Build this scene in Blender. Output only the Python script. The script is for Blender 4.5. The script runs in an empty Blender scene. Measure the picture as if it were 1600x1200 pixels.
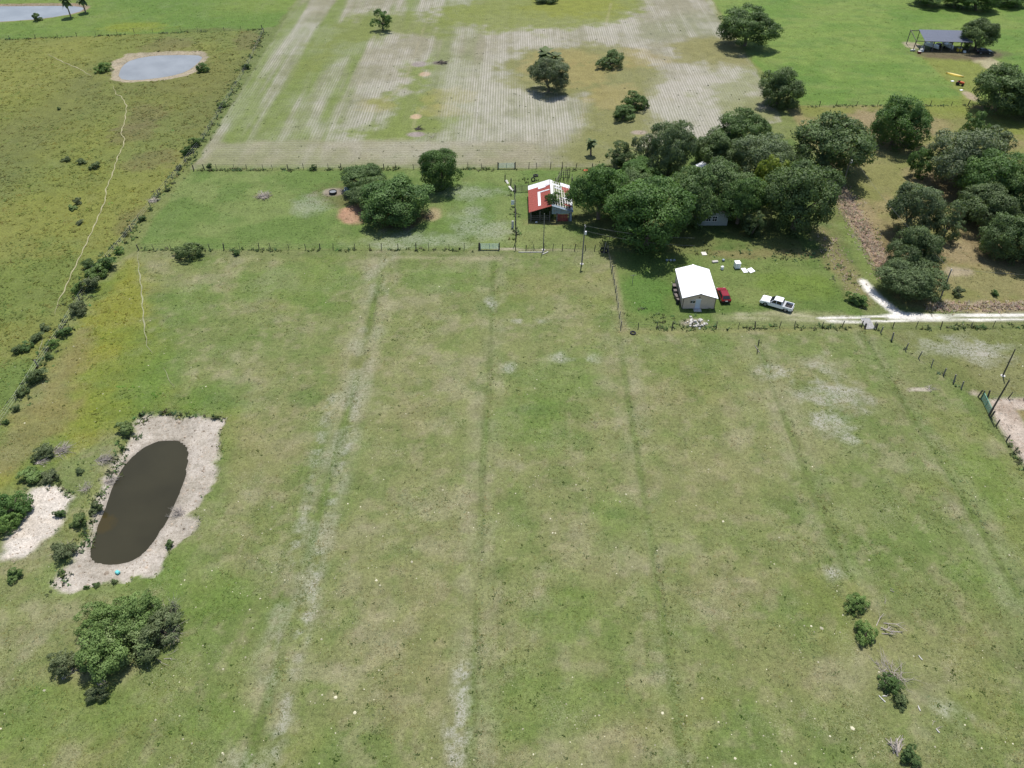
import bpy, math, random
import numpy as np
from mathutils import Vector, Matrix

random.seed(7)
RNG = np.random.default_rng(11)
sc = bpy.context.scene
COL = sc.collection

# ------------------------------------------------------------------ camera, sky, sun, exposure
CAM_H = 85.0
PITCH = math.radians(41.6)          # below the horizon
FPX = 1217.0                        # focal length for a 1600 px wide frame
cam = bpy.data.cameras.new('camera'); cam_o = bpy.data.objects.new('camera', cam); COL.objects.link(cam_o)
cam.sensor_width = 36.0; cam.lens = FPX / 1600 * 36.0
cam.clip_start = 1.0; cam.clip_end = 12000
cam_o.location = (0, 0, CAM_H); cam_o.rotation_euler = (math.radians(90) - PITCH, 0, 0)
sc.camera = cam_o

SUN_EL = math.radians(69); SUN_AZ = math.radians(11)      # azimuth from +Y towards +X
w = bpy.data.worlds.new('World'); sc.world = w; w.use_nodes = True
nt = w.node_tree
sky = nt.nodes.new('ShaderNodeTexSky'); sky.sky_type = 'NISHITA'; sky.sun_disc = False
sky.sun_elevation = SUN_EL; sky.sun_rotation = SUN_AZ
bgn = nt.nodes['Background']; bgn.inputs['Strength'].default_value = 0.11
nt.links.new(sky.outputs[0], bgn.inputs['Color'])
sun = bpy.data.lights.new('sun', 'SUN'); sun.energy = 4.2; sun.angle = math.radians(0.53); sun.color = (1.0, 0.96, 0.90)
sun_o = bpy.data.objects.new('sun', sun); COL.objects.link(sun_o)
sd_ = Vector((math.sin(SUN_AZ) * math.cos(SUN_EL), math.cos(SUN_AZ) * math.cos(SUN_EL), math.sin(SUN_EL)))
sun_o.rotation_euler = sd_.to_track_quat('Z', 'Y').to_euler(); sun_o.location = (0, 100, 200)
sc.view_settings.view_transform = 'Standard'; sc.view_settings.look = 'None'
sc.view_settings.exposure = 0.52; sc.view_settings.gamma = 1.0
GAIN = 2.05                          # picture brightness of a sunlit unit albedo, used to pick albedos

# ------------------------------------------------------------------ survey helpers: photo pixel <-> ground point
cp, sp = math.cos(PITCH), math.sin(PITCH)
def G(px, py, z=0.0):
    u = (px - 800) / FPX; v = (600 - py) / FPX
    t = (CAM_H - z) / (sp - v * cp)
    return (u * t, (cp + v * sp) * t)
def pj(x, y, z):
    dz = z - CAM_H; d = y * cp - dz * sp
    return (800 + FPX * x / d, 600 - FPX * (y * sp + dz * cp) / d)
def mpp(py, z=0.0):
    return (CAM_H - z) / (sp - (600 - py) / FPX * cp) / FPX
def lin(c):
    c = np.asarray(c, float) / 255.0
    return np.where(c <= 0.04045, c / 12.92, ((c + 0.055) / 1.055) ** 2.4)
def alb(c): return lin(c) / GAIN     # albedo of a sunlit horizontal surface seen as this colour

# ------------------------------------------------------------------ numpy noise
def _h(ix, iy, s):
    v = np.sin(ix * 127.1 + iy * 311.7 + s * 74.7) * 43758.5453
    return v - np.floor(v)
def vnoise(x, y, s=0):
    ix = np.floor(x); iy = np.floor(y); fx = x - ix; fy = y - iy
    fx = fx * fx * (3 - 2 * fx); fy = fy * fy * (3 - 2 * fy)
    a = _h(ix, iy, s); b = _h(ix + 1, iy, s); c = _h(ix, iy + 1, s); d = _h(ix + 1, iy + 1, s)
    return a + (b - a) * fx + (c - a) * fy + (a - b - c + d) * fx * fy
def fbm(x, y, wl, octv=4, s=0):
    r = 0; amp = 0.5; tot = 0
    for o in range(octv):
        r = r + amp * vnoise(x / wl + 17.3 * o, y / wl - 9.1 * o, s + o); tot += amp
        amp *= 0.55; wl *= 0.5
    return r / tot
def sstep(a, b, x):
    t = np.clip((x - a) / (b - a), 0, 1); return t * t * (3 - 2 * t)

def poly_sd(P, x, y):
    """signed distance (negative inside) of points to polygon P"""
    P = np.asarray(P, float); d = np.full(x.shape, 1e9); ins = np.zeros(x.shape, bool)
    n = len(P)
    for i in range(n):
        ax, ay = P[i]; bx, by = P[(i + 1) % n]
        ex, ey = bx - ax, by - ay
        t = np.clip(((x - ax) * ex + (y - ay) * ey) / max(ex * ex + ey * ey, 1e-9), 0, 1)
        dx = x - ax - t * ex; dy = y - ay - t * ey
        d = np.minimum(d, dx * dx + dy * dy)
        if ay != by:
            ins ^= ((ay > y) != (by > y)) & (x < ex * (y - ay) / ey + ax)
    d = np.sqrt(d); return np.where(ins, -d, d)
def line_d(P, x, y):
    d = np.full(x.shape, 1e9)
    for i in range(len(P) - 1):
        ax, ay = P[i]; bx, by = P[i + 1]; ex, ey = bx - ax, by - ay
        t = np.clip(((x - ax) * ex + (y - ay) * ey) / max(ex * ex + ey * ey, 1e-9), 0, 1)
        d = np.minimum(d, (x - ax - t * ex) ** 2 + (y - ay - t * ey) ** 2)
    return np.sqrt(d)
def W(pts, z=0.0): return [G(a, b, z) for a, b in pts]
def smooth_closed(pts, it=2):
    for _ in range(it):
        q = []
        for i in range(len(pts)):
            a = pts[i]; b = pts[(i + 1) % len(pts)]
            q.append((.75 * a[0] + .25 * b[0], .75 * a[1] + .25 * b[1])); q.append((.25 * a[0] + .75 * b[0], .25 * a[1] + .75 * b[1]))
        pts = q
    return pts

# ------------------------------------------------------------------ materials
def nmat(name):
    m = bpy.data.materials.new(name); m.use_nodes = True
    return m, m.node_tree, m.node_tree.nodes['Principled BSDF']
class NB:
    def __init__(s, t): s.t = t
    def n(s, ty, **kw):
        x = s.t.nodes.new(ty)
        for k, v in kw.items(): setattr(x, k, v)
        return x
    def l(s, a, b): s.t.links.new(a, b)
    def math(s, op, a, b=None, c=None, clamp=False):
        x = s.n('ShaderNodeMath', operation=op); x.use_clamp = clamp
        for i, v in enumerate((a, b, c)):
            if v is None: continue
            if isinstance(v, (int, float)): x.inputs[i].default_value = v
            else: s.l(v, x.inputs[i])
        return x.outputs[0]
    def rng(s, v, a, b, c, d):
        x = s.n('ShaderNodeMapRange'); s.l(v, x.inputs[0])
        for i, q in enumerate((a, b, c, d)): x.inputs[i + 1].default_value = q
        return x.outputs[0]
    def noise(s, vec, scale, detail=3, rough=0.55):
        x = s.n('ShaderNodeTexNoise'); x.inputs['Scale'].default_value = scale; x.inputs['Detail'].default_value = detail
        x.inputs['Roughness'].default_value = rough
        if vec is not None: s.l(vec, x.inputs['Vector'])
        return x.outputs[0]
    def mix(s, f, a, b, bt='MIX'):
        x = s.n('ShaderNodeMix', data_type='RGBA', blend_type=bt)
        for k, v in ((0, f), (6, a), (7, b)):
            if isinstance(v, (int, float)): x.inputs[k].default_value = v
            elif isinstance(v, (tuple, list, np.ndarray)): x.inputs[k].default_value = (*[float(q) for q in v[:3]], 1)
            else: s.l(v, x.inputs[k])
        return x.outputs[2]

def ground_material():
    m, t, bs = nmat('ground_material'); b = NB(t)
    tc = b.n('ShaderNodeTexCoord').outputs['Object']
    ca = b.n('ShaderNodeAttribute', attribute_name='Col').outputs['Color']
    ma = b.n('ShaderNodeAttribute', attribute_name='Mask').outputs['Color']
    sx = b.n('ShaderNodeSeparateColor'); b.l(ma, sx.inputs[0]); mr, mg, mb = sx.outputs
    xyz = b.n('ShaderNodeSeparateXYZ'); b.l(tc, xyz.inputs[0]); X, Y, Z = xyz.outputs
    nA = b.noise(tc, 6.5, 4, .7); nB = b.noise(tc, 2.0, 5, .65); nC = b.noise(tc, .33, 4, .6); nD = b.noise(tc, .85, 5, .7)
    # brightness grain (blades, thatch), broken into several sizes
    g = b.math('MULTIPLY', b.rng(nA, .3, .7, .66, 1.34), b.rng(nB, .3, .7, .74, 1.26))
    g = b.math('MULTIPLY', g, b.rng(nC, .3, .7, .86, 1.14))
    v = b.n('ShaderNodeCombineColor'); [b.l(g, v.inputs[i]) for i in range(3)]
    c = b.mix(1.0, ca, v.outputs[0], 'MULTIPLY')
    fl_ = b.math('MULTIPLY', b.rng(nA, .52, .66, 0, 1), b.rng(b.noise(tc, .14, 5, .65), .50, .66, 0, .55))
    c = b.mix(b.math('MULTIPLY', fl_, b.math('SUBTRACT', 1.0, mb, clamp=True)), c, alb((196, 190, 168)))
    # dry straw and lush green flecks
    straw = b.math('MULTIPLY', b.rng(nD, .55, .75, 0, .26), b.math('SUBTRACT', 1.0, mb, clamp=True))
    c = b.mix(straw, c, alb((168, 158, 122)))
    lush = b.math('MULTIPLY', b.rng(nD, .47, .30, 0, .42), b.math('SUBTRACT', 1.0, mb, clamp=True))
    hs = b.n('ShaderNodeHueSaturation'); hs.inputs['Hue'].default_value = .505; hs.inputs['Saturation'].default_value = 1.12; hs.inputs['Value'].default_value = .86
    b.l(c, hs.inputs['Color']); c = b.mix(lush, c, hs.outputs[0])
    fk = b.n('ShaderNodeAttribute', attribute_name='Fleck').outputs['Fac']
    ff = b.math('MULTIPLY', fk, b.rng(b.math('ADD', b.math('MULTIPLY', nA, .55), b.math('MULTIPLY', nB, .45)), .43, .58, .12, 1.0), clamp=True)
    c = b.mix(ff, c, alb((208, 205, 196)))
    # furrow rows: pale sand between weedy ridges
    wob = b.rng(b.noise(tc, .1, 3), 0, 1, -.7, .7)
    for coord, per, mk in ((X, .74, mr), (Y, 1.3, mg)):
        ph = b.math('ADD', b.math('MULTIPLY', coord, 2 * math.pi / per), wob)
        s_ = b.math('SINE', ph)
        cv = b.n('ShaderNodeCombineXYZ'); b.l(X, cv.inputs[0]); b.l(b.math('MULTIPLY', Y, .16), cv.inputs[1]) if mk is mr else b.l(b.math('MULTIPLY', Y, 3.0), cv.inputs[1])
        brk = b.rng(b.noise(cv.outputs[0], .8, 6, .75), .3, .68, -1.4, 1.2)
        s2 = b.rng(b.math('ADD', s_, brk), -.5, 1.2, 0, 1)
        f = b.math('MULTIPLY', b.math('MULTIPLY_ADD', s2, .46, .24), mk, clamp=True)
        c = b.mix(f, c, alb((220, 213, 202)))
        dk = b.math('MULTIPLY', b.rng(s_, -.2, -1, 0, .18), mk, clamp=True)
        c = b.mix(dk, c, alb((120, 122, 88)))
    b.l(c, bs.inputs['Base Color']); bs.inputs['Roughness'].default_value = .95; bs.inputs['Specular IOR Level'].default_value = .15
    bp = b.n('ShaderNodeBump'); bp.inputs['Strength'].default_value = .55; bp.inputs['Distance'].default_value = .16
    hh = b.math('ADD', b.math('MULTIPLY', nA, .6), nB); b.l(hh, bp.inputs['Height']); b.l(bp.outputs[0], bs.inputs['Normal'])
    return m

def plain(name, col, rough=.6, var=.18, scale=6.0, metal=0.0, spec=.4, streak=None):
    """solid colour with uneven weathering"""
    m, t, bs = nmat(name); b = NB(t)
    tc = b.n('ShaderNodeTexCoord').outputs['Object']
    n1 = b.noise(tc, scale, 4, .6); n2 = b.noise(tc, scale * .22, 3)
    g = b.math('MULTIPLY', b.rng(n1, .3, .7, 1 - var, 1 + var), b.rng(n2, .3, .7, 1 - var * .6, 1 + var * .6))
    v = b.n('ShaderNodeCombineColor'); [b.l(g, v.inputs[i]) for i in range(3)]
    c = b.mix(1.0, col, v.outputs[0], 'MULTIPLY')
    if streak is not None:
        c = b.mix(b.rng(b.noise(tc, scale * .5, 5, .7), .52, .66, 0, .85), c, streak)
    b.l(c, bs.inputs['Base Color']); bs.inputs['Roughness'].default_value = rough
    bs.inputs['Metallic'].default_value = metal; bs.inputs['Specular IOR Level'].default_value = spec
    return m

def leaf_mat(name, dark, light, trans=.32, rough=.55):
    m, t, bs = nmat(name); b = NB(t)
    r = b.n('ShaderNodeAttribute', attribute_name='rnd').outputs['Fac']
    oi = b.n('ShaderNodeObjectInfo').outputs['Random']
    f = b.math('ADD', b.math('MULTIPLY', r, .85), b.math('MULTIPLY', oi, .14), clamp=True)
    c = b.mix(f, dark, light)
    hs = b.n('ShaderNodeHueSaturation'); b.l(c, hs.inputs['Color']); b.l(b.rng(oi, 0, 1, .488, .512), hs.inputs['Hue']); b.l(b.rng(oi, 0, 1, .88, 1.1), hs.inputs['Saturation'])
    c = hs.outputs[0]
    b.l(c, bs.inputs['Base Color']); bs.inputs['Roughness'].default_value = rough; bs.inputs['Specular IOR Level'].default_value = .15
    cn = b.n('ShaderNodeAttribute', attribute_name='cn').outputs['Vector']; vt = b.n('ShaderNodeVectorTransform', vector_type='NORMAL', convert_from='OBJECT', convert_to='WORLD'); b.l(cn, vt.inputs[0])
    vm = b.n('ShaderNodeVectorMath', operation='MULTIPLY_ADD'); b.l(vt.outputs[0], vm.inputs[0]); vm.inputs[1].default_value = (1.1, 1.1, 1.1); b.l(b.n('ShaderNodeNewGeometry').outputs['Normal'], vm.inputs[2])
    vn = b.n('ShaderNodeVectorMath', operation='NORMALIZE'); b.l(vm.outputs[0], vn.inputs[0]); b.l(vn.outputs[0], bs.inputs['Normal'])
    tr = b.n('ShaderNodeBsdfTranslucent'); b.l(b.mix(1.0, c, (1.0, 1.15, .5), 'MULTIPLY'), tr.inputs['Color'])
    mx = b.n('ShaderNodeMixShader'); mx.inputs[0].default_value = trans
    b.l(bs.outputs[0], mx.inputs[1]); b.l(tr.outputs[0], mx.inputs[2])
    b.l(mx.outputs[0], t.nodes['Material Output'].inputs['Surface'])
    return m

def water_mat(name, col, rough, spec=.5):
    m, t, bs = nmat(name); b = NB(t)
    tc = b.n('ShaderNodeTexCoord').outputs['Object']
    c = b.mix(b.rng(b.noise(tc, .12, 3), .35, .65, 0, 1), np.array(col) * .9, np.array(col) * 1.12)
    b.l(c, bs.inputs['Base Color']); bs.inputs['Roughness'].default_value = rough; bs.inputs['IOR'].default_value = 1.33
    bs.inputs['Specular IOR Level'].default_value = spec
    bp = b.n('ShaderNodeBump'); bp.inputs['Strength'].default_value = .12; bp.inputs['Distance'].default_value = .04
    b.l(b.noise(tc, 2.2, 3), bp.inputs['Height']); b.l(bp.outputs[0], bs.inputs['Normal'])
    return m

def attr_mat(name, rough=.8, trans=.35):
    m, t, bs = nmat(name); b = NB(t)
    c = b.n('ShaderNodeAttribute', attribute_name='Col').outputs['Color']
    b.l(c, bs.inputs['Base Color']); bs.inputs['Roughness'].default_value = rough; bs.inputs['Specular IOR Level'].default_value = .1
    tr = b.n('ShaderNodeBsdfTranslucent'); b.l(c, tr.inputs['Color'])
    mx = b.n('ShaderNodeMixShader'); mx.inputs[0].default_value = trans
    b.l(bs.outputs[0], mx.inputs[1]); b.l(tr.outputs[0], mx.inputs[2]); b.l(mx.outputs[0], t.nodes['Material Output'].inputs['Surface'])
    return m

M = {}
M['ground'] = ground_material()
M['oak'] = leaf_mat('oak_leaf', (.044, .080, .028), (.165, .240, .088))
M['mossy'] = leaf_mat('mossy_oak_leaf', (.072, .104, .052), (.225, .275, .145))
M['fresh'] = leaf_mat('fresh_green_leaf', (.044, .086, .024), (.150, .230, .078))
M['yellow'] = leaf_mat('yellow_green_leaf', (.110, .160, .016), (.270, .330, .050))
M['olive'] = leaf_mat('olive_shrub_leaf', (.078, .135, .034), (.240, .340, .110))
M['scrub'] = leaf_mat('dull_scrub_leaf', (.070, .100, .040), (.205, .250, .115))
M['twig'] = plain('dead_twig', (.34, .30, .26), .9, .25)
M['bark'] = plain('bark', (.15, .12, .095), .95, .3)
M['palmbark'] = plain('palm_bark', (.20, .16, .12), .95, .3)
M['post'] = plain('weathered_post', (.085, .075, .062), .95, .3)
M['greypost'] = plain('grey_post', (.20, .185, .165), .95, .3)
M['plank'] = plain('sunbleached_plank', (.50, .48, .44), .9, .2)
M['wire'] = plain('galvanised_wire', (.22, .22, .21), .5, .1, metal=.6)
M['white_roof'] = plain('white_roof_metal', (.82, .83, .84), .35, .04, 1.5)
M['white_paint'] = plain('white_paint', (.80, .80, .80), .3, .05)
M['tan_wall'] = plain('tan_metal_siding', (.56, .45, .36), .6, .08, 2)
M['brown_trim'] = plain('brown_trim', (.10, .07, .05), .6, .1)
M['door_white'] = plain('pale_door', (.52, .55, .60), .5, .06)
M['glass'] = plain('dark_glass', (.015, .018, .02), .08, .05, spec=.6)
M['red_roof'] = plain('rusty_red_roof', (.27, .062, .046), .85, .25, 1.6, streak=(.15, .055, .038))
M['pale_tin'] = plain('pale_tin_sheet', (.68, .68, .69), .5, .1, 2)
M['blue_tin'] = plain('faded_blue_tin', (.22, .28, .33), .6, .15, 2, streak=(.16, .12, .10))
M['barn_wood'] = plain('old_barn_wood', (.13, .11, .10), .95, .3, 3)
M['barn_red'] = plain('faded_red_board', (.20, .045, .040), .9, .2, 3)
M['slate_roof'] = plain('blue_grey_roof', (.075, .088, .125), .6, .06, 1.0)
M['shingle'] = plain('brown_shingle', (.17, .13, .11), .95, .3, 3)
M['house_wall'] = plain('pale_house_wall', (.27, .30, .29), .8, .08, 2)
M['rubber'] = plain('black_rubber', (.018, .018, .020), .85, .2)
M['steel'] = plain('dull_steel', (.33, .34, .35), .45, .12, metal=.5)
M['green_paint'] = plain('green_gate_paint', (.12, .30, .22), .5, .15)
M['pale_green'] = plain('pale_gate_paint', (.34, .45, .40), .5, .12)
M['white_car'] = plain('white_car_paint', (.78, .79, .80), .2, .03, 1)
M['red_car'] = plain('red_car_paint', (.19, .012, .018), .22, .05, 1)
M['dark_car'] = plain('dark_car_paint', (.03, .033, .04), .22, .05, 1)
M['lamp_red'] = plain('red_lens', (.35, .01, .01), .2, .05)
M['lamp_clear'] = plain('clear_lens', (.6, .6, .6), .1, .05)
M['concrete'] = plain('grey_rubble', (.42, .40, .37), .95, .22, 4)
M['blue_plastic'] = plain('blue_plastic', (.10, .22, .36), .5, .1)
M['teal_plastic'] = plain('teal_plastic', (.10, .42, .42), .5, .1)
M['yellow_plastic'] = plain('yellow_plastic', (.62, .46, .06), .5, .08)
M['orange_paint'] = plain('orange_paint', (.55, .10, .03), .4, .1)
M['boat_white'] = plain('boat_white', (.62, .66, .68), .35, .06)
def algae(m, c, r):
    t = m.node_tree; b = NB(t); bs = t.nodes['Principled BSDF']; src = bs.inputs['Base Color'].links[0].from_socket
    tc = b.n('ShaderNodeTexCoord').outputs['Object']; ds = b.n('ShaderNodeVectorMath', operation='DISTANCE'); b.l(tc, ds.inputs[0]); ds.inputs[1].default_value = (*c, -.5)
    v = b.math('ADD', ds.outputs['Value'], b.rng(b.noise(tc, .8, 4), 0, 1, -1.5, 1.5)); b.l(b.mix(b.rng(v, r, r * .5, 0, .7), src, (.045, .034, .010)), bs.inputs['Base Color'])
M['pond'] = water_mat('murky_brown_water', (.030, .027, .014), .06)
M['pond_grey'] = water_mat('silty_sky_tinted_water', (.190, .200, .205), .12, .3)  # murky clay tone, with the bright sky reflection painted into the base colour
algae(M['pond'], G(158, 815), 2.0)
M['blades'] = attr_mat('grass_blades')
M['clod'] = attr_mat('pale_clods', trans=0.0)

# ------------------------------------------------------------------ object helpers
def tag(o, label=None, cat=None, group=None, kind=None):
    for k, v in (('label', label), ('category', cat), ('group', group), ('kind', kind)):
        if v: o[k] = v
    return o
def empty(name, loc, rz=0.0, label=None, cat=None, group=None):
    o = bpy.data.objects.new(name, None); COL.objects.link(o); o.empty_display_size = .3
    o.location = loc; o.rotation_euler = (0, 0, rz); return tag(o, label, cat, group)
def link(name, me, mat=None, parent=None, loc=None, rot=None, scale=None):
    o = bpy.data.objects.new(name, me); COL.objects.link(o)
    if parent is not None: o.parent = parent
    if loc is not None: o.location = loc
    if rot is not None: o.rotation_euler = rot
    if scale is not None: o.scale = scale
    if mat is not None:
        if not me.materials: me.materials.append(mat)
        elif me.materials[0] != mat:
            o.material_slots[0].link = 'OBJECT'; o.material_slots[0].material = mat
    return o
def np_mesh(name, V, F, smooth=False):
    """F: (n,k) int array"""
    me = bpy.data.meshes.new(name); V = np.asarray(V, np.float32); F = np.asarray(F, np.int32); k = F.shape[1]
    me.vertices.add(len(V)); me.vertices.foreach_set('co', V.ravel())
    me.loops.add(F.size); me.loops.foreach_set('vertex_index', F.ravel())
    me.polygons.add(len(F)); me.polygons.foreach_set('loop_start', np.arange(0, F.size, k, dtype=np.int32))
    try: me.polygons.foreach_set('loop_total', np.full(len(F), k, np.int32))
    except Exception: pass
    if smooth: me.polygons.foreach_set('use_smooth', np.ones(len(F), bool))
    me.update(calc_edges=True); me.validate(); return me
def set_col(me, name, rgb):
    a = me.attributes.new(name, 'FLOAT_COLOR', 'POINT')
    a.data.foreach_set('color', np.c_[rgb, np.ones(len(rgb))].astype(np.float32).ravel())
def set_f(me, name, v):
    a = me.attributes.new(name, 'FLOAT', 'POINT'); a.data.foreach_set('value', np.asarray(v, np.float32))

class MB:
    def __init__(s): s.v = []; s.f = []
    def add(s, V, F):
        o = len(s.v); s.v += [tuple(p) for p in V]; s.f += [tuple(i + o for i in f) for f in F]; return s
    def box(s, c, d, rz=0, taper=1.0, rx=0, ry=0):
        x, y, z = d[0] / 2, d[1] / 2, d[2] / 2
        R = Matrix.Rotation(rz, 3, 'Z') @ Matrix.Rotation(ry, 3, 'Y') @ Matrix.Rotation(rx, 3, 'X'); c = Vector(c)
        V = [c + R @ Vector(p) for p in ((-x, -y, -z), (x, -y, -z), (x, y, -z), (-x, y, -z), (-x * taper, -y * taper, z), (x * taper, -y * taper, z), (x * taper, y * taper, z), (-x * taper, y * taper, z))]
        return s.add(V, ((0, 3, 2, 1), (4, 5, 6, 7), (0, 1, 5, 4), (1, 2, 6, 5), (2, 3, 7, 6), (3, 0, 4, 7)))
    def tube(s, pts, rad, n=6, cap=True):
        pts = [Vector(p) for p in pts]; 
        if not hasattr(rad, '__len__'): rad = [rad] * len(pts)
        V = []; F = []
        for i, p in enumerate(pts):
            d = (pts[min(i + 1, len(pts) - 1)] - pts[max(i - 1, 0)])
            if d.length < 1e-6: d = Vector((0, 0, 1))
            d.normalize(); a = d.orthogonal().normalized(); 
            ref = Vector((1, 0, 0)) if abs(d.x) < .9 else Vector((0, 1, 0))
            a = (ref - d * ref.dot(d)).normalized(); b_ = d.cross(a)
            V += [p + (a * math.cos(2 * math.pi * k / n) + b_ * math.sin(2 * math.pi * k / n)) * rad[i] for k in range(n)]
        for i in range(len(pts) - 1):
            for k in range(n): F.append((i * n + k, i * n + (k + 1) % n, (i + 1) * n + (k + 1) % n, (i + 1) * n + k))
        if cap: F += [tuple(range(n - 1, -1, -1)), tuple(range((len(pts) - 1) * n, len(pts) * n))]
        return s.add(V, F)
    def prism(s, prof, y0, y1, inset=0.0):
        """side profile (x,z) extruded along y"""
        n = len(prof); V = [(x, y0, z) for x, z in prof] + [(x, y1, z) for x, z in prof]
        F = [(i, (i + 1) % n, n + (i + 1) % n, n + i) for i in range(n)] + [tuple(range(n - 1, -1, -1)), tuple(range(n, 2 * n))]
        return s.add(V, F)
    def lathe(s, prof, n=16, c=(0, 0, 0), close=False):
        V = [(c[0] + r * math.cos(2 * math.pi * k / n), c[1] + r * math.sin(2 * math.pi * k / n), c[2] + z) for r, z in prof for k in range(n)]
        m = len(prof); F = []
        for i in range(m if close else m - 1):
            j = (i + 1) % m
            for k in range(n): F.append((i * n + k, i * n + (k + 1) % n, j * n + (k + 1) % n, j * n + k))
        return s.add(V, F)
    def mesh(s, name, bevel=0.0, smooth=False):
        me = bpy.data.meshes.new(name); me.from_pydata(s.v, [], s.f)
        if bevel:
            import bmesh
            bm = bmesh.new(); bm.from_mesh(me); bmesh.ops.recalc_face_normals(bm, faces=bm.faces)
            bmesh.ops.bevel(bm, geom=list(bm.edges), offset=bevel, segments=2, affect='EDGES', clamp_overlap=True); bm.to_mesh(me); bm.free()
        if smooth:
            for p in me.polygons: p.use_smooth = True
        me.update(); return me
    def build(s, name, mat, parent=None, bevel=0.0, smooth=False, loc=None, rot=None):
        return link(name, s.mesh(name, bevel, smooth), mat, parent, loc, rot)

# ------------------------------------------------------------------ GROUND: one sheet, survey polygons give its colour zones
POND = smooth_closed(W([(268, 688), (284, 692), (293, 704), (291, 730), (284, 762), (270, 795), (250, 830), (228, 862), (200, 880), (165, 882), (143, 876), (141, 858), (150, 828), (163, 800), (172, 772), (185, 740), (208, 712), (236, 692)], -.5), 1)
BANK = W([(220, 648), (268, 646), (350, 655), (346, 690), (336, 730), (322, 775), (296, 800), (310, 815), (296, 832), (270, 848), (256, 880), (250, 893), (190, 906), (110, 922), (86, 916), (95, 888), (125, 862), (140, 825), (150, 785), (160, 745), (190, 705)])
BANK2 = W([(45, 760), (80, 756), (110, 778), (95, 800), (88, 830), (40, 872), (5, 875), (12, 840), (35, 815), (40, 785)])
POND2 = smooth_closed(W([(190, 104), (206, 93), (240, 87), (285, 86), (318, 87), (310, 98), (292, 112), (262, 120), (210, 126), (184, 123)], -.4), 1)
BANK_2 = W([(172, 100), (200, 84), (250, 80), (320, 80), (326, 90), (300, 116), (262, 124), (205, 129), (172, 124)])
POND3 = smooth_closed(W([(-140, 10), (30, 10), (110, 9), (134, 12), (122, 20), (70, 29), (0, 34), (-160, 42)], -.4), 1)
ROAD_A = W([(2400, 488), (1600, 492), (1480, 493), (1400, 492), (1340, 496), (1280, 497)])
ROAD_B = W([(2400, 495), (1600, 499), (1480, 500), (1420, 500), (1340, 503), (1290, 502)])
ROAD_C = W([(1349, 440), (1360, 454), (1372, 465), (1386, 477), (1402, 489), (1424, 496)])

xs = np.r_[-np.geomspace(4000, 206, 14), np.arange(-200, 200.01, .5), np.geomspace(206, 4000, 14)]
ys_ = [28.0]
while ys_[-1] < 322: ys_.append(ys_[-1] + .34 + .46 * (ys_[-1] - 28) / 294)
ys = np.r_[-np.geomspace(2500, 1, 12) + 20, np.array(ys_), np.geomspace(328, 6000, 16)]
gx, gy = np.meshgrid(xs, ys); NX, NY = len(xs), len(ys)
x = gx.ravel(); y = gy.ravel()
fleck = np.zeros(len(x)); col = np.empty((len(x), 3)); mask = np.zeros((len(x), 3)); h = np.zeros(len(x))
nz1 = fbm(x, y, 34, 4, 1); nz2 = fbm(x, y, 9, 4, 5); nz3 = fbm(x, y, 3.0, 3, 9); nz4 = fbm(x, y, 70, 3, 21)
dis1 = fbm(x, y, 5, 3, 31) - .5; dis2 = fbm(x, y, 1.6, 2, 41) - .5
def zmask(P, feather=1.5, dist=3.0):
    P = np.asarray(P); lo = P.min(0) - 8; hi = P.max(0) + 8
    i = np.nonzero((x > lo[0]) & (x < hi[0]) & (y > lo[1]) & (y < hi[1]))[0]
    m = np.zeros(len(x)); sd = poly_sd(P, x[i], y[i]) + dist * dis1[i] * 2 + dist * .35 * dis2[i] * 2
    m[i] = sstep(feather, -feather, sd); return m
def paint(m, c): 
    c = alb(c) if np.ndim(c) == 1 else c
    col[:] = col + (c - col) * m[:, None]
def flecks(m):
    global fleck
    fleck = np.maximum(fleck, np.clip(m, 0, 1))
def mix3(t, a, b): return alb(a) + (alb(b) - alb(a)) * t[:, None]
def spotm(px, py, rx, ry, hard=.35, rag=.9):
    c = np.array(G(px, py)); rxm = rx * mpp(py); rym = abs(G(px, py - ry)[1] - G(px, py + ry)[1]) / 2
    sh = (G(px, py - ry)[0] - G(px, py + ry)[0]) * 0
    d = np.hypot((x - c[0]) / rxm, (y - c[1]) / rym) + (dis1 * 1.1 + dis2 * .7) * rag
    return sstep(1 + hard, 1 - hard, d)
def linem(P, wd, feather, dist=.6):
    return sstep(wd / 2 + feather, wd / 2 - feather, line_d(P, x, y) + dis1 * dist * 2)

# base pasture
paint(np.ones(len(x)), (118, 134, 80))
paint(sstep(.42, .68, nz1), (128, 142, 84))
# west marsh meadow
MARSH = W([(-900, 900), (-300, 870), (0, 665), (60, 572), (115, 487), (150, 425), (205, 360), (248, 305), (300, 235), (410, 60), (395, 47), (0, 60), (-900, 110)])
mm = zmask(MARSH, 1.2, 1.5)
paint(mm, mix3(sstep(.36, .62, nz1), (124, 138, 76), (136, 144, 76)))
paint(mm * spotm(330, 140, 150, 60, .7) * .6, (116, 121, 72)); paint(mm * spotm(40, 210, 75, 130, .6) * .5, (108, 118, 72))
for a in ((150, 215, 60, 55), (185, 70, 60, 20), (100, 300, 60, 50), (160, 330, 50, 60), (250, 165, 40, 16), (190, 285, 40, 25), (40, 160, 40, 25)): paint(mm * spotm(*a, .7, 1.2) * .45, (132, 142, 68))
for a in ((225, 180, 36, 22), (240, 250, 40, 16), (265, 70, 40, 12), (395, 60, 24, 18), (210, 345, 24, 22), (60, 460, 24, 8), (215, 205, 30, 18)): paint(mm * spotm(*a) * .45, (122, 116, 84))
paint(mm * spotm(40, 450, 90, 60) * .7, (112, 134, 68)); paint(mm * spotm(20, 600, 60, 40) * .8, (112, 138, 72))
mask[:, 2] = np.maximum(mask[:, 2], mm * .5)
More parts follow.
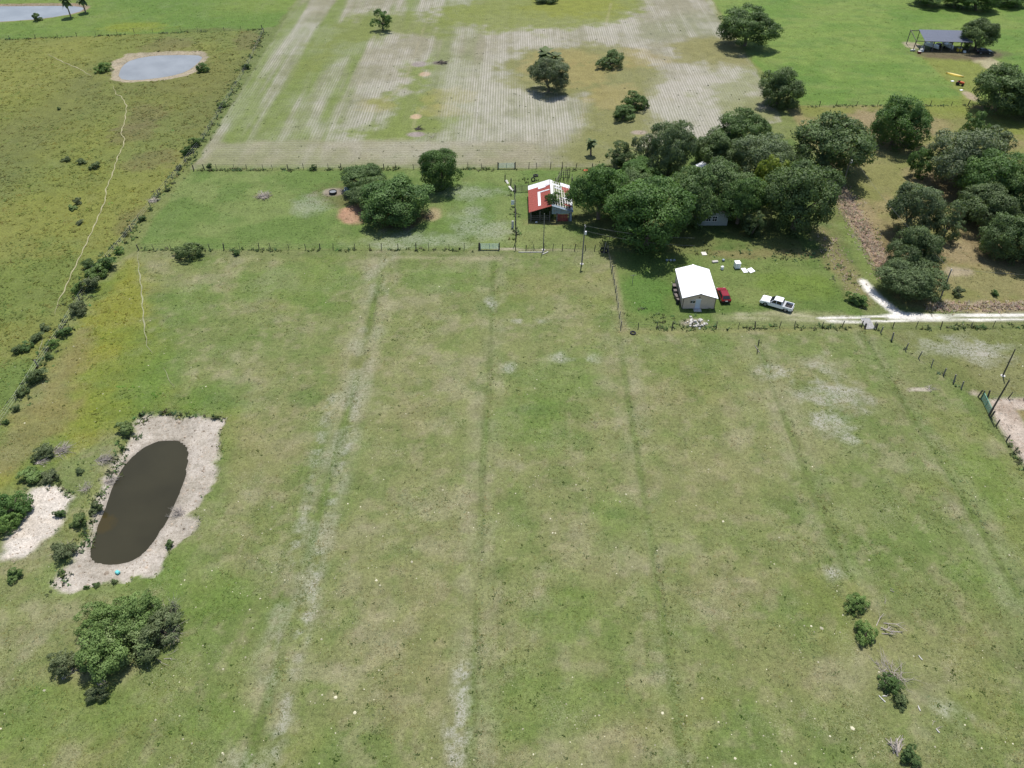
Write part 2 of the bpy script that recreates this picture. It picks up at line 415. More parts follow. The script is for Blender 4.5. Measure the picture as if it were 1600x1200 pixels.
# far north-west field
mm = zmask(W([(-900, 110), (0, 61), (395, 47), (430, 42), (470, -10), (560, -150), (-900, -150)]), .8, 1.0)
paint(mm, mix3(sstep(.35, .65, nz1), (108, 140, 66), (124, 148, 74))); paint(mm * spotm(215, 42, 50, 8), (132, 150, 62)); paint(mm * spotm(330, 50, 60, 6) * .8, (112, 124, 70))
# ploughed field
PL = W([(560, -150), (465, 0), (303, 263), (560, 262), (925, 262), (1010, 245), (1150, 205), (1222, 190), (1175, 100), (1105, -10), (1050, -150)])
pm = zmask(PL, .6, .8)
paint(pm, mix3(sstep(.3, .7, nz1), (142, 148, 116), (154, 154, 130)))
rows = fbm(x * 1.0, y * .02, 2.6, 3, 61); rows2 = fbm(x, y * .06 + x * .02, 4.5, 3, 66); patch = fbm(x, y, 26, 3, 71)
pl = pm * np.clip(.42 + .8 * (rows - .5) * 2 + (patch - .5) * 1.8 + (fbm(x, y, 5, 3, 77) - .5) * 1.2, .04, .9)
leftside = sstep(0, -40, x + .0 * y)
gst = pm * sstep(.40, .62, rows2 * .65 + patch * .35) * sstep(10, -45, x) * .9
paint(gst, (124, 144, 76)); pl *= 1 - .85 * gst
def grass_patch(P, c, f=1.2, d=3.5, k=.85):
    global pl
    m = zmask(W(P), f + 2.2, d + 2.5) * pm; paint(m * k, c); pl *= 1 - m * .93
grass_patch([(770, -80), (1000, -80), (1005, 8), (985, 30), (930, 42), (850, 48), (760, 46), (690, 40), (690, 15), (740, 5)], (134, 148, 74), 3, 5)
grass_patch([(830, -30), (960, -30), (960, 20), (900, 30), (830, 22)], (142, 152, 70), 4, 5)
grass_patch([(560, 20), (660, 18), (700, 40), (690, 58), (600, 55), (540, 70), (500, 110), (470, 120), (500, 60)], (130, 144, 80), 3, 4)
grass_patch([(640, 97), (676, 90), (668, 140), (695, 150), (670, 166), (660, 190), (706, 188), (700, 200), (668, 208), (640, 220), (520, 219), (560, 198), (606, 196), (614, 178), (585, 158), (632, 140)], (128, 146, 76), 1.0, 3)
grass_patch([(788, 125), (784, 102), (812, 76), (880, 72), (950, 68), (1005, 86), (1036, 112), (1030, 150), (1010, 165), (1030, 185), (1015, 212), (960, 232), (905, 212), (916, 152), (850, 152), (830, 144), (800, 135)], (136, 141, 84), 1.0, 3)
grass_patch([(1045, 70), (1080, 58), (1130, 58), (1190, 82), (1165, 102), (1110, 106), (1060, 95)], (144, 145, 92), 1.0, 3)
grass_patch([(1085, 150), (1140, 120), (1180, 112), (1235, 200), (1170, 200), (1130, 170)], (138, 148, 92), 3, 5, .8)
grass_patch([(850, 262), (870, 228), (905, 205), (960, 225), (1010, 240), (940, 268)], (136, 142, 88), 2, 3)
for a in ((880, 90, 55, 14), (900, 115, 60, 20), (1000, 90, 40, 14), (840, 110, 30, 16), (960, 150, 40, 20)): paint(pm * spotm(*a) * .5, (170, 158, 104))
for a in ((700, 150, 40, 14), (590, 165, 30, 12), (690, 172, 40, 8)): paint(pm * spotm(*a) * .4, (172, 164, 108))
br = pm * sstep(8, 26, x) * 0
bright = zmask(W([(690, 262), (720, 130), (800, 120), (830, 160), (915, 160), (900, 215), (830, 262)]), 3, 4) * pm; pl += bright * .28
bright = zmask(W([(940, 75), (1000, 80), (1060, 105), (1150, 100), (1190, 140), (1150, 190), (1020, 205), (1010, 150), (1040, 110)]), 3, 4) * pm; pl += bright * .22
bright = zmask(W([(780, 60), (900, 45), (1000, 30), (1090, -10), (1125, 50), (1040, 70), (950, 72), (800, 82)]), 3, 4) * pm; pl += bright * .12
head = zmask(W([(306, 261), (322, 222), (560, 220), (840, 222), (860, 240), (830, 261), (560, 263)]), 1.6, 2.0) * pm
paint(head * .8, mix3(sstep(.35, .65, nz2), (146, 150, 114), (158, 156, 128)))
flecks(pm * sstep(.42, .62, patch * .5 + nz2 * .5) * .35 * np.clip(pl * 2, 0, 1)); mask[:, 0] = np.clip(pl * (1 - head), 0, .95); mask[:, 1] = head * np.clip(.02 + (patch - .4) * .9 + sstep(-30, 10, x) * .25, 0, .8)
paint(zmask(W([(303, 268), (308, 258), (800, 258), (800, 268)]), .8, .8) * .6, (122, 140, 82))
mask[:, 2] = np.maximum(mask[:, 2], pm * .7)
for p in ([(600, 160), (632, 130), (668, 28)], [(915, 150), (905, 215)], [(665, 165), (650, 180), (645, 205)], [(945, 45), (955, 5)]): paint(linem(W(p), .6, .4, .5) * .3, (184, 178, 146))
# north-east field (lush), and the mown ground under the oaks
NE = W([(1050, -150), (1107, -10), (1178, 100), (1250, 165), (1400, 164), (2400, 164), (2400, -150)])
mm = zmask(NE, .6, .6); paint(mm, mix3(sstep(.35, .65, fbm(x, y, 14, 4, 91)), (112, 146, 68), (128, 155, 78))); mask[:, 2] = np.maximum(mask[:, 2], mm * .55); paint(mm * sstep(.5, .68, fbm(x * .5, y, 5, 4, 93)) * .35, (134, 152, 86)); paint(mm * sstep(.54, .7, fbm(x * .4, y, 3.5, 3, 95)) * .35, (92, 132, 62))
mm2 = zmask(W([(1050, -150), (1107, -10), (1178, 100), (1250, 165), (1238, 165), (1160, 85), (1095, -10), (1030, -150)]), 1, 1); paint(mm2 * .7, (140, 150, 84))
mm = zmask(W([(1232, 170), (1250, 166), (1400, 165), (2400, 165), (2400, 480), (1600, 484), (1460, 486), (1405, 476), (1370, 425), (1330, 330), (1290, 260)]), 1.0, 1.2)
paint(mm, mix3(sstep(.38, .62, nz2), (134, 140, 84), (152, 146, 102))); mask[:, 2] = np.maximum(mask[:, 2], mm * .4)
paint(zmask(W([(1250, 167), (2400, 166), (2400, 190), (1480, 186), (1370, 176), (1260, 184)]), 1, 1.5) * .8, (132, 142, 72))
for a in ((1500, 165, 60, 12), (1580, 200, 40, 20)): paint(spotm(*a) * .7, (134, 150, 70))
for a in ((1360, 185, 26, 12), (1440, 275, 30, 14), (1470, 290, 30, 20), (1540, 395, 60, 24), (1350, 330, 20, 24), (1490, 390, 30, 20), (1390, 205, 60, 30)): paint(mm * spotm(*a) * .6, (160, 148, 114))
for a in ((1500, 300, 50, 30), (1560, 360, 60, 40), (1420, 400, 50, 40), (1560, 160, 50, 14)): paint(mm * spotm(*a) * .8, (132, 120, 86))
paint(mm * spotm(1350, 240, 40, 60) * .6, (144, 146, 94)); paint(mm * spotm(1540, 440, 90, 22) * .6, (152, 148, 106))
paint(mm * spotm(1500, 425, 30, 8) * .7, (186, 176, 152))
# yard round the far pole barn
paint(zmask(W([(1436, 86), (1500, 88), (1540, 92), (1560, 115), (1520, 160), (1510, 163), (1490, 130), (1455, 105)]), 1, 1.5) * .85, (138, 148, 76))
paint(zmask(W([(1512, 88), (1545, 86), (1570, 105), (1562, 112), (1540, 108)]), 1, 2) * .8, (196, 190, 160))
paint(spotm(1500, 84, 72, 10, .3, .4) * .85, (112, 100, 84)); paint(spotm(1424, 70, 10, 6) * .8, (190, 180, 160)); paint(spotm(1516, 150, 8, 8), (182, 172, 146))
# middle paddock
PAD = W([(300, 267), (600, 266), (925, 266), (960, 300), (950, 389), (600, 389), (213, 390), (250, 330)])
mm = zmask(PAD, .6, .8); paint(mm, mix3(sstep(.4, .62, nz2), (110, 137, 72), (127, 147, 86))); mask[:, 2] = np.maximum(mask[:, 2], mm * .55)
for a in ((485, 322, 22, 14), (655, 375, 70, 12), (735, 345, 30, 20), (480, 330, 10, 6), (760, 360, 30, 14), (610, 382, 60, 6), (740, 300, 40, 10), (690, 262, 20, 4)): flecks(mm * spotm(*a, .7, 1.5) * .5)
paint(mm * spotm(678, 335, 12, 10, .4, .7) * .8, (184, 170, 136))
paint(spotm(549, 334, 20, 14, .25, .5), (190, 156, 128)); paint(spotm(556, 342, 16, 9, .3, .5) * .7, (188, 160, 132))
paint(spotm(521, 300, 17, 6.5, .25, .35), (186, 182, 168)); paint(spotm(800, 393, 22, 5, .3) * .9, (206, 198, 180))
paint(spotm(560, 300, 60, 20) * .5, (112, 96, 70)); paint(spotm(620, 335, 50, 18) * .8, (110, 92, 68))
paint(mm * spotm(860, 370, 60, 18) * .4, (144, 150, 100)); paint(spotm(852, 392, 70, 3, .5, .5) * .7, (170, 164, 140)); paint(spotm(860, 347, 36, 6, .4) * .5, (150, 130, 100))
# house yard and grove floor
YARD = W([(955, 392), (1075, 395), (1290, 380), (1330, 440), (1345, 470), (1358, 505), (1100, 508), (970, 511)])
mm = zmask(YARD, .7, .8); paint(mm, mix3(sstep(.38, .64, nz2), (104, 130, 66), (122, 142, 80))); mask[:, 2] = np.maximum(mask[:, 2], mm * .7)
paint(zmask(W([(900, 270), (1060, 215), (1240, 215), (1310, 290), (1345, 420), (1300, 400), (1075, 396), (900, 390), (890, 330)]), 1, 2) * .9, mix3(sstep(.4, .6, nz2), (98, 124, 64), (118, 130, 76)))
paint(mm * spotm(1240, 445, 60, 26) * .8, (116, 142, 64)); paint(mm * spotm(1010, 455, 40, 30) * .7, (94, 134, 60))
paint(mm * spotm(1180, 462, 30, 12) * .6, (138, 152, 92)); paint(mm * spotm(1200, 398, 70, 8, .5, 1.2) * .7, (142, 136, 94)); paint(mm * spotm(1310, 410, 24, 22) * .7, (140, 140, 92))
paint(zmask(W([(1120, 492), (1200, 484), (1340, 490), (1340, 508), (1120, 505)]), 1, 1.5) * .75, (152, 158, 114))
paint(spotm(1225, 490, 30, 5) * .6, (168, 170, 134)); paint(spotm(1087, 505, 18, 6, .3) * .8, (172, 166, 148)); paint(spotm(980, 517, 22, 3) * .5, (170, 164, 140))
# fence row of dead grass east of the yard, and verge of the road
DEAD = W([(1303, 285), (1318, 310), (1342, 348), (1368, 395), (1392, 435)])
paint(linem(DEAD, 3.6, .8, .9) * .95, mix3(sstep(.4, .6, nz3), (168, 150, 124), (186, 164, 140)))
paint(linem(W([(1280, 360), (1308, 400), (1330, 440), (1345, 470)]), 4.5, 1.2, 1.2) * .6, (146, 138, 100))
paint(linem(W([(1318, 352), (1345, 400), (1366, 430)]), 3.2, 1, .8) * .5, (124, 148, 78))
paint(zmask(W([(1440, 478), (1480, 470), (2400, 460), (2400, 486), (1600, 487), (1450, 488)]), 1, 1.5) * .85, mix3(sstep(.4, .6, nz3), (150, 142, 96), (178, 166, 138)))
paint(zmask(W([(1300, 494), (1460, 494), (2400, 484), (2400, 512), (1300, 508)]), .8, .8) * .5, (140, 146, 96))
# main pasture
MAIN = W([(213, 392), (600, 391), (950, 392), (970, 514), (1365, 511), (1505, 608), (1600, 735), (1800, 950), (2300, 1500), (-500, 1500), (-900, 900), (-300, 870), (0, 668), (62, 574), (117, 489), (152, 427)])
mm = zmask(MAIN, .6, .6)
paint(mm, mix3(sstep(.35, .65, nz2 * .6 + nz1 * .4), (126, 142, 84), (138, 148, 96)))
paint(mm * sstep(.52, .68, nz1) * .15, (150, 148, 112)); paint(mm * sstep(.52, .40, nz4) * .35, (112, 136, 76)); paint(mm * sstep(.58, .74, nz2) * .15, (160, 154, 124)); paint(mm * sstep(.42, .30, nz2) * .45, (104, 132, 66))
paint(mm * sstep(.56, .70, fbm(x, y, 2.4, 3, 191)) * .4, (108, 132, 70)); paint(mm * sstep(.58, .72, fbm(x, y, 1.7, 3, 195)) * .35, (168, 164, 132)); paint(mm * sstep(.55, .7, fbm(x, y, 14, 4, 197)) * .3, (142, 148, 84))
pale = mm * sstep(.56, .68, nz3 * .5 + nz2 * .5); paint(pale * .28, (176, 172, 146))
lush = mm * zmask(W([(213, 393), (235, 520), (270, 600), (335, 640), (350, 655), (220, 648), (110, 700), (40, 760), (-300, 900), (-300, 870), (40, 640), (130, 520), (160, 430)]), 3, 4)
paint(lush * .85, mix3(sstep(.4, .62, nz2), (116, 140, 64), (142, 148, 66)))
for a in ((155, 560, 70, 80), (190, 480, 46, 60), (140, 650, 50, 40)): paint(mm * spotm(*a, .7, 1.1) * .5, (138, 147, 60))
paint(mm * zmask(W([(60, 600), (130, 520), (140, 560), (110, 650), (30, 740), (-50, 760), (0, 690)]), 2, 3) * .6, (146, 138, 98))
for a in ((350, 620, 60, 30), (290, 470, 50, 25), (450, 440, 100, 30), (700, 440, 60, 20), (870, 590, 80, 40), (820, 660, 60, 40), (250, 590, 40, 40)): paint(mm * spotm(*a) * .5, (108, 140, 66))
for a in ((850, 1090, 120, 60), (880, 960, 60, 40), (170, 900, 120, 40), (330, 930, 80, 40), (100, 1120, 110, 60), (330, 1120, 60, 40), (270, 870, 60, 30), (1530, 740, 60, 50), (1560, 900, 60, 50), (960, 800, 40, 30)): paint(mm * spotm(*a) * .5, (112, 142, 66))
for a in ((660, 940, 60, 60), (620, 1080, 70, 60), (640, 660, 30, 40), (1290, 600, 70, 30), (1400, 640, 60, 50), (980, 1150, 60, 30), (1130, 760, 100, 50), (1480, 1000, 90, 80), (1200, 1020, 80, 50), (560, 570, 60, 20), (950, 575, 20, 10), (420, 700, 50, 70), (860, 440, 80, 20), (1060, 620, 60, 40), (1150, 900, 90, 40), (1440, 600, 40, 30)): paint(mm * spotm(*a, .7, 1.6) * .2, (162, 150, 118))
for a in ((1285, 610, 45, 32), (1300, 640, 40, 20), (1340, 680, 26, 14), (1235, 590, 30, 14), (885, 560, 26, 6), (1530, 550, 46, 14), (1295, 895, 20, 12), (790, 575, 16, 8), (820, 502, 24, 3), (1480, 1110, 26, 20), (760, 470, 10, 10)): flecks(spotm(*a, .9, 1.8) * .85 * sstep(.34, .56, nz3))
paint(spotm(1535, 553, 10, 4, .3, .8) * .8, (210, 206, 194)); paint(spotm(1440, 609, 18, 2.5, .3, .6) * .8, (206, 200, 186)); paint(spotm(1180, 520, 14, 3) * .4, (180, 176, 150))
for a in ((250, 465, 24, 9), (345, 625, 26, 14), (480, 620, 30, 12), (962, 802, 16, 8), (830, 640, 30, 8)): paint(mm * spotm(*a, .3) * .5, (96, 126, 64))
# swales / wheel lines running up the pasture
TRK = [([(372, 1240), (440, 1020), (500, 800), (560, 580), (592, 440), (598, 395)], 1.3, 1.0), ([(735, 1260), (742, 1000), (752, 760), (766, 560), (771, 410)], .9, 1.0),
       ([(1075, 1240), (1040, 1000), (1010, 800), (988, 660), (966, 520)], .9, .85), ([(1330, 905), (1268, 760), (1215, 620), (1182, 530)], .9, 1.0), ([(1592, 930), (1500, 770), (1420, 640), (1345, 520)], .9, 1.0),
       ([(1700, 1250), (1620, 1110), (1560, 960)], .7, .3)]
for P, wd, k in TRK:
    P = W(P); d = line_d(P, x, y) + dis1 * .5 + dis2 * .35; wd *= .8
    paint(mm * sstep(wd + 3.2, wd + .8, d) * sstep(.44, .62, fbm(x, y * .5, 1.8, 3, 101) * .6 + fbm(x, y * .3, 9, 2, 105) * .4) * (.3 if wd > 1 else .2) * k, (176, 172, 148)); flecks(mm * sstep(wd + 3.0, wd + .8, d) * sstep(.44, .62, fbm(x, y * .5, 2.2, 3, 103)) * (.26 if wd > 1 else .06) * k)
    paint(mm * sstep(wd * .5 + .5, wd * .5 - .3, d) * sstep(.24, .58, fbm(x, y * .3, 5, 3, 111)) * .75 * k, (106, 131, 62))
    paint(mm * sstep(.35, .1, np.abs(d - wd * .5)) * .25 * k, (106, 112, 74)); h -= mm * .10 * k * sstep(wd + .6, 0, d)
flecks(mm * linem(W([(560, 620), (545, 690), (524, 760), (500, 860), (478, 980), (448, 1100), (430, 1190)]), 1.1, .9, .8) * sstep(.40, .62, fbm(x, y, 1.2, 2, 181)) * .75)
flecks(mm * linem(W([(520, 620), (498, 690), (478, 790), (458, 880)]), 1.3, 1.0, 1.0) * sstep(.4, .62, fbm(x, y, 1.2, 2, 182)) * .6)
flecks(mm * linem(W([(725, 1050), (715, 1130), (700, 1210)]), 1.4, 1.0, 1.2) * sstep(.38, .6, fbm(x, y, 1.1, 2, 183)) * .8)
paint(linem(W([(213, 396), (600, 398), (950, 396)]), 1.6, .8, .5) * .45, (116, 130, 80)); paint(linem(W([(700, 403), (780, 404), (620, 402)]), .8, .6, .8) * .4, (186, 180, 150))
paint(linem(W([(972, 519), (1180, 517), (1360, 512)]), 1.2, .8, .8) * .5, (150, 150, 100)); paint(linem(W([(955, 400), (975, 514)]), 1.0, .7, .6) * .6, (160, 154, 124))
# south-east sandy lane and the paddock corner
paint(zmask(W([(1544, 624), (1600, 622), (2400, 600), (2400, 640), (1700, 645), (1588, 640), (1606, 668), (1680, 780), (1900, 1000), (1780, 990), (1620, 750), (1580, 700), (1552, 655)]), .5, .6), mix3(sstep(.4, .6, nz3), (208, 198, 184), (190, 178, 162)))
paint(zmask(W([(1590, 642), (1720, 640), (2300, 640), (2300, 1000), (1800, 940), (1610, 668)]), .6, .6), (150, 140, 96)); paint(spotm(1525, 614, 8, 4, .3), (200, 190, 176)); paint(spotm(1576, 660, 6, 8, .4) * .0, (0, 0, 0))
paint(zmask(W([(1375, 515), (1600, 512), (2300, 505), (2300, 620), (1530, 618), (1505, 605)]), .6, .6) * .6, mix3(sstep(.4, .6, nz2), (128, 136, 82), (142, 142, 96)))
for a in ((1520, 540, 60, 16), (1548, 552, 20, 10)): flecks(spotm(*a, .8, 1.4) * .75 * sstep(.36, .58, nz3))
# ash heaps and sand rings in the ploughed field, burnt heap
for a, c in (((655, 100, 12, 4.5), (160, 154, 148)), ((664, 116, 9, 3.5), (200, 178, 144)), ((650, 182, 8, 3.8), (204, 184, 150)), ((650, 210, 14, 4), (164, 156, 150)), ((687, 98, 12, 3), (120, 112, 104)), ((998, 207, 12, 3), (176, 166, 150))): paint(spotm(*a, .25, .3), c)
paint(spotm(240, 312, 8, 4, .3) * .8, (200, 192, 180)); paint(spotm(412, 306, 14, 5, .3) * .5, (150, 140, 110))
col *= np.array([1.05, .985, .955])        # dry summer turf: warmer than the survey swatches
# limestone tracks
rm = np.maximum.reduce([linem(ROAD_A, .75, .28, .25) * sstep(.22, .42, fbm(x, y, 4, 2, 131) + sstep(55, 70, x) * .3), linem(ROAD_B, .6, .28, .25) * sstep(.3, .5, fbm(x, y, 4, 2, 141) + sstep(55, 70, x) * .2) * sstep(110, 85, x) , linem(ROAD_C, 2.1, .45, .4), zmask(W([(1388, 478), (1412, 488), (1455, 493), (1500, 496), (1455, 501), (1400, 499), (1370, 494), (1392, 489)]), .5, .5)])
rm *= .9; RAW_ROAD = rm
for P_ in ([(1290, 497), (1240, 492), (1190, 490), (1130, 492)], [(1290, 503), (1240, 499), (1180, 497), (1120, 498)]): paint(linem(W(P_), .7, .5, .5) * .6 * sstep(.3, .55, nz3), (206, 200, 170))
paint(rm * (1 - .35 * sstep(90, 130, x)), np.tile(alb((255, 250, 242)) * 1.2, (len(x), 1))); mask[:, 2] = np.maximum(mask[:, 2], rm); pit = sstep(.5, .62, nz3)
# pond banks: trampled sand, dished towards the water, with a low cut scarp at the rim
bank_lbl = np.zeros(len(x), bool); shore = np.full(len(x), 9.0)
for BK, PD, lvl, c1, c2, step in ((BANK, POND, -.5, (216, 204, 188), (196, 184, 166), .28), (BANK_2, POND2, -.4, (190, 172, 140), (172, 158, 124), .1), (None, POND3, -.4, (166, 134, 100), (150, 130, 96), .0)):
    q = np.nonzero((np.abs(x - np.mean([p[0] for p in PD])) < 75) & (np.abs(y - np.mean([p[1] for p in PD])) < 45))[0]
    ds = poly_sd(PD, x[q], y[q]); m = np.zeros(len(x))
    if BK is not None:
        db = poly_sd(BK, x[q], y[q]) + (dis1[q] * .9 + dis2[q] * 1.9)
        m[q] = sstep(.35, -.35, db)
    else:
        db = ds - 2.0 + dis1[q] * 1.5; m[q] = sstep(.6, -.6, db)
    paint(m, mix3(sstep(.38, .62, nz3), c1, c2)); mask[:, 2] = np.maximum(mask[:, 2], m)
    paint(m * sstep(.62, .74, fbm(x, y, 1.3, 2, 151)) * .45, (150, 140, 118)); flecks(m * .35)
    t = np.clip(ds / np.maximum(ds - db, .3), 0, 1)                      # 0 at the water, 1 at the rim
    prof = np.where(ds <= 0, lvl + np.maximum(ds * .25, -1.2), lvl + (-step - lvl) * t)
    hh = np.where(db < 0, prof, -step * sstep(.5, 0, db)); hh = np.where(ds < .05, np.minimum(prof, lvl + .02), hh)
    h[q] = np.where((db < .5) | (ds < 0), hh, h[q])
    wet = np.zeros(len(x)); wet[q] = sstep(.9, .0, ds); paint(wet * m * .45, (120, 104, 84))
    bank_lbl |= m > .5; shore[q] = np.minimum(shore[q], np.abs(ds))
m = zmask(BANK2, .5, 1.4); paint(m, mix3(sstep(.4, .6, nz3), (224, 212, 196), (236, 226, 212))); mask[:, 2] = np.maximum(mask[:, 2], m); bank_lbl |= m > .5
for a in ((85, 775, 30, 8), (50, 850, 20, 10)): paint(spotm(*a) * m * .4, (236, 222, 206))
h += ((fbm(x, y, 6, 3, 161) - .5) * .12 * np.where(bank_lbl, .5, 1.0) + (fbm(x, y, 1.4, 2, 171) - .5) * np.where(bank_lbl, .24, .07)) * sstep(.1, 2.2, shore)
inner = (x > -210) & (x < 210) & (y > 25) & (y < 330)
h = np.where(inner, h, 0)

vid = np.arange(NX * NY).reshape(NY, NX)
Q = np.stack([vid[:-1, :-1], vid[:-1, 1:], vid[1:, 1:], vid[1:, :-1]], -1).reshape(-1, 4)
lbl = np.zeros(len(x), int); lbl[pm > .5] = 1; lbl[bank_lbl] = 2; lbl[RAW_ROAD > .4] = 3
fl = np.sort(lbl[Q], 1)[:, 2]
V3 = np.c_[x, y, h]
for k, (nm, lb, ct) in enumerate((('pasture_ground', 'mottled green and straw coloured pasture spreading over the whole place', 'ground'), ('ploughed_field', 'pale sandy field with straight planted rows', 'field'), ('pond_bank', 'trampled pinkish sand bank round the ponds', 'bank'), ('dirt_road', 'white limestone wheel tracks past the metal shed', 'road'))):
    F = Q[fl == k]; u, inv = np.unique(F, return_inverse=True)
    me = np_mesh(nm, V3[u], inv.reshape(F.shape), True); set_col(me, 'Col', col[u]); set_col(me, 'Mask', mask[u]); set_f(me, 'Fleck', fleck[u])
    tag(link(nm, me, M['ground']), lb, ct, kind='structure')
def hz(px_, py_):
    i = min(max(np.searchsorted(xs, px_), 1), NX - 1); j = min(max(np.searchsorted(ys, py_), 1), NY - 1)
    tx = (px_ - xs[i - 1]) / (xs[i] - xs[i - 1]); ty = (py_ - ys[j - 1]) / (ys[j] - ys[j - 1])
    H4 = h.reshape(NY, NX)
    return float((H4[j - 1, i - 1] * (1 - tx) + H4[j - 1, i] * tx) * (1 - ty) + (H4[j, i - 1] * (1 - tx) + H4[j, i] * tx) * ty)
def gcol(X, Y):
    i = np.clip(np.searchsorted(xs, X), 0, NX - 1); j = np.clip(np.searchsorted(ys, Y), 0, NY - 1)
    k = j * NX + i; return col[k], h[k], mask[k], bank_lbl[k], lbl[k]
def G3(px, py):
    a, b = G(px, py); return (a, b, hz(a, b))

# ponds
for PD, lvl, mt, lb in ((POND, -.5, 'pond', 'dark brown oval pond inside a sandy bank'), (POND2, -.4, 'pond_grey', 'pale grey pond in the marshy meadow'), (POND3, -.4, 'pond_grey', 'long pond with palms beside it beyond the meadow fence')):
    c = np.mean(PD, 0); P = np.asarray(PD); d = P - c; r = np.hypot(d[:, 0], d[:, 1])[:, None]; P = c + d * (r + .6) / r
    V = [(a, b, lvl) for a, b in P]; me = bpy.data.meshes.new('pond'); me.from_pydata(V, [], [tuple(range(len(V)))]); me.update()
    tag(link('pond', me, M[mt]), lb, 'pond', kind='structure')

# worn cattle paths: thin draped ribbons
PATHS = []
def ribbon(pts, wd, name, label, colr):
    P = W(pts); PATHS.append(P); Q_ = [P[0]]
    for a, b in zip(P, P[1:]):
        n = max(1, int(math.hypot(b[0] - a[0], b[1] - a[1]) / .6))
        Q_ += [(a[0] + (b[0] - a[0]) * k / n, a[1] + (b[1] - a[1]) * k / n) for k in range(1, n + 1)]
    mb = MB(); V = []; F = []
    for i, p in enumerate(Q_):
        a = Vector(Q_[max(i - 1, 0)]); b = Vector(Q_[min(i + 1, len(Q_) - 1)]); d = (b - a).normalized(); nrm = Vector((-d.y, d.x))
        wob = .1 * math.sin(i * .9); ww = wd * (.7 + .3 * math.sin(i * .7) * math.sin(i * .23 + 1)) * min(1, .1 + i / 14, .1 + (len(Q_) - 1 - i) / 14)
        for s in (-1, 1):
            q = Vector(p) + nrm * (s * ww / 2 + wob); V.append((q.x, q.y, hz(q.x, q.y) + .07))
        if i: F.append((2 * i - 2, 2 * i - 1, 2 * i + 1, 2 * i))
    mb.add(V, F); tag(mb.build(name, colr), label, 'path', kind='structure')
M['path'] = plain('bare_path_sand', tuple(alb((190, 184, 142))), .95, .15, 1.5)
M['path_grey'] = plain('bare_path_grey', tuple(alb((172, 172, 134))), .95, .2, 1.5)
ribbon([(73, 84), (100, 98), (125, 108), (145, 121)], .34, 'cattle_path', 'short pale path crossing the meadow west of the grey pond', M['path'])
ribbon([(176, 133), (182, 148), (190, 151), (198, 166), (195, 190), (189, 208), (195, 218), (192, 230), (184, 245), (176, 272), (166, 295), (165, 312), (148, 352), (131, 389), (121, 410), (111, 430), (100, 455), (90, 473), (86, 494)], .30, 'cattle_path', 'long winding pale path through the marshy meadow', M['path'])
ribbon([(215, 392), (217, 420), (221, 450), (223, 480), (226, 515), (230, 540), (238, 553)], .28, 'cattle_path', 'narrow pale path running out from the paddock fence corner', M['path_grey'])
ribbon([(255, 575), (263, 590), (272, 606)], .3, 'cattle_path', 'faint short path end above the brown pond', M['path_grey'])
ribbon([(66, 528), (63, 545), (60, 556)], .4, 'cattle_path', 'short pale path end beside the overgrown boundary fence', M['path_grey'])

# ------------------------------------------------------------------ TREES
def crown_mesh(name, nc, nl, ls, seed, flat=.0, gap=.0):
    """unit crown: leaf faces on many clumps spread through the volume"""
    r = np.random.default_rng(seed); P = []; N = []; R = []; S = []; CN = []
    nlob = 13 if nc > 150 else 9 if nc > 60 else 5; lob = []
    for q in range(nlob):
        an = q * 2.399 + r.uniform(-.5, .5); el = r.uniform(-.6, .95) if q else 1.2
        rr = r.uniform(.46, .72) if nc > 60 else r.uniform(.5, .85); lob.append((np.array([math.cos(an) * math.cos(el), math.sin(an) * math.cos(el), math.sin(el)]) * rr, r.uniform(.28, .48)))
    lob.append((np.array([0, 0, -.15]), .62 if nc > 60 else .4)); lob.append((np.array([0, 0, -.35]), .6 if nc > 60 else .45)); k = 0
    while k < nc:
        lc, lr = lob[r.integers(len(lob))]
        d = r.normal(size=3); d /= np.linalg.norm(d)
        if d[2] < -.3 and r.random() < .6: continue
        c = lc + d * lr * r.uniform(.72, 1.0)
        if any(np.linalg.norm(c - oc) < orr * .68 for oc, orr in lob) and r.random() < .85: continue
        cs = r.uniform(.12, .27) * (1 if nc > 60 else 1.3); k += 1; cr = r.random()
        n = int(nl * r.uniform(.7, 1.3) * (cs / .24) ** 1.6)
        u = r.normal(size=(n, 3)); u /= np.linalg.norm(u, axis=1)[:, None]
        u = u + d * .55 + np.array([0, 0, .35]); u /= np.linalg.norm(u, axis=1)[:, None]
        p = c + u * cs * r.uniform(.55, 1.08, (n, 1)) * np.array([1, 1, .8])
        nn = u * .8 + r.normal(size=(n, 3)) * .55; nn /= np.linalg.norm(nn, axis=1)[:, None]
        P.append(p); N.append(nn); CN.append(u * .7 + d * .5); R.append(.68 * cr + .32 * r.random(n)); S.append(ls * r.uniform(.6, 1.35, n))
    P = np.concatenate(P); N = np.concatenate(N); R = np.concatenate(R); S = np.concatenate(S); CN = np.concatenate(CN)
    ex = np.quantile(np.abs(P), .985, axis=0); P = P / ex                      # fit the unit ellipsoid
    if flat: P[:, 2] = np.where(P[:, 2] < 0, P[:, 2] * flat, P[:, 2])
    t = r.normal(size=P.shape); t -= N * (t * N).sum(1)[:, None]; t /= np.linalg.norm(t, axis=1)[:, None]; b = np.cross(N, t)
    S = S[:, None]; asp = r.uniform(.5, .8, (len(P), 1))
    V = np.stack([P - t * S, P + b * S * asp + N * S * .15, P + t * S, P - b * S * asp + N * S * .15], 1).reshape(-1, 3)
    me = np_mesh(name, V, np.arange(len(V)).reshape(-1, 4)); set_f(me, 'rnd', np.repeat(R, 4)); at_ = me.attributes.new('cn', 'FLOAT_VECTOR', 'POINT'); at_.data.foreach_set('vector', np.repeat(CN / np.linalg.norm(CN, axis=1)[:, None], 4, 0).astype(np.float32).ravel()); me.materials.append(M['oak']); return me
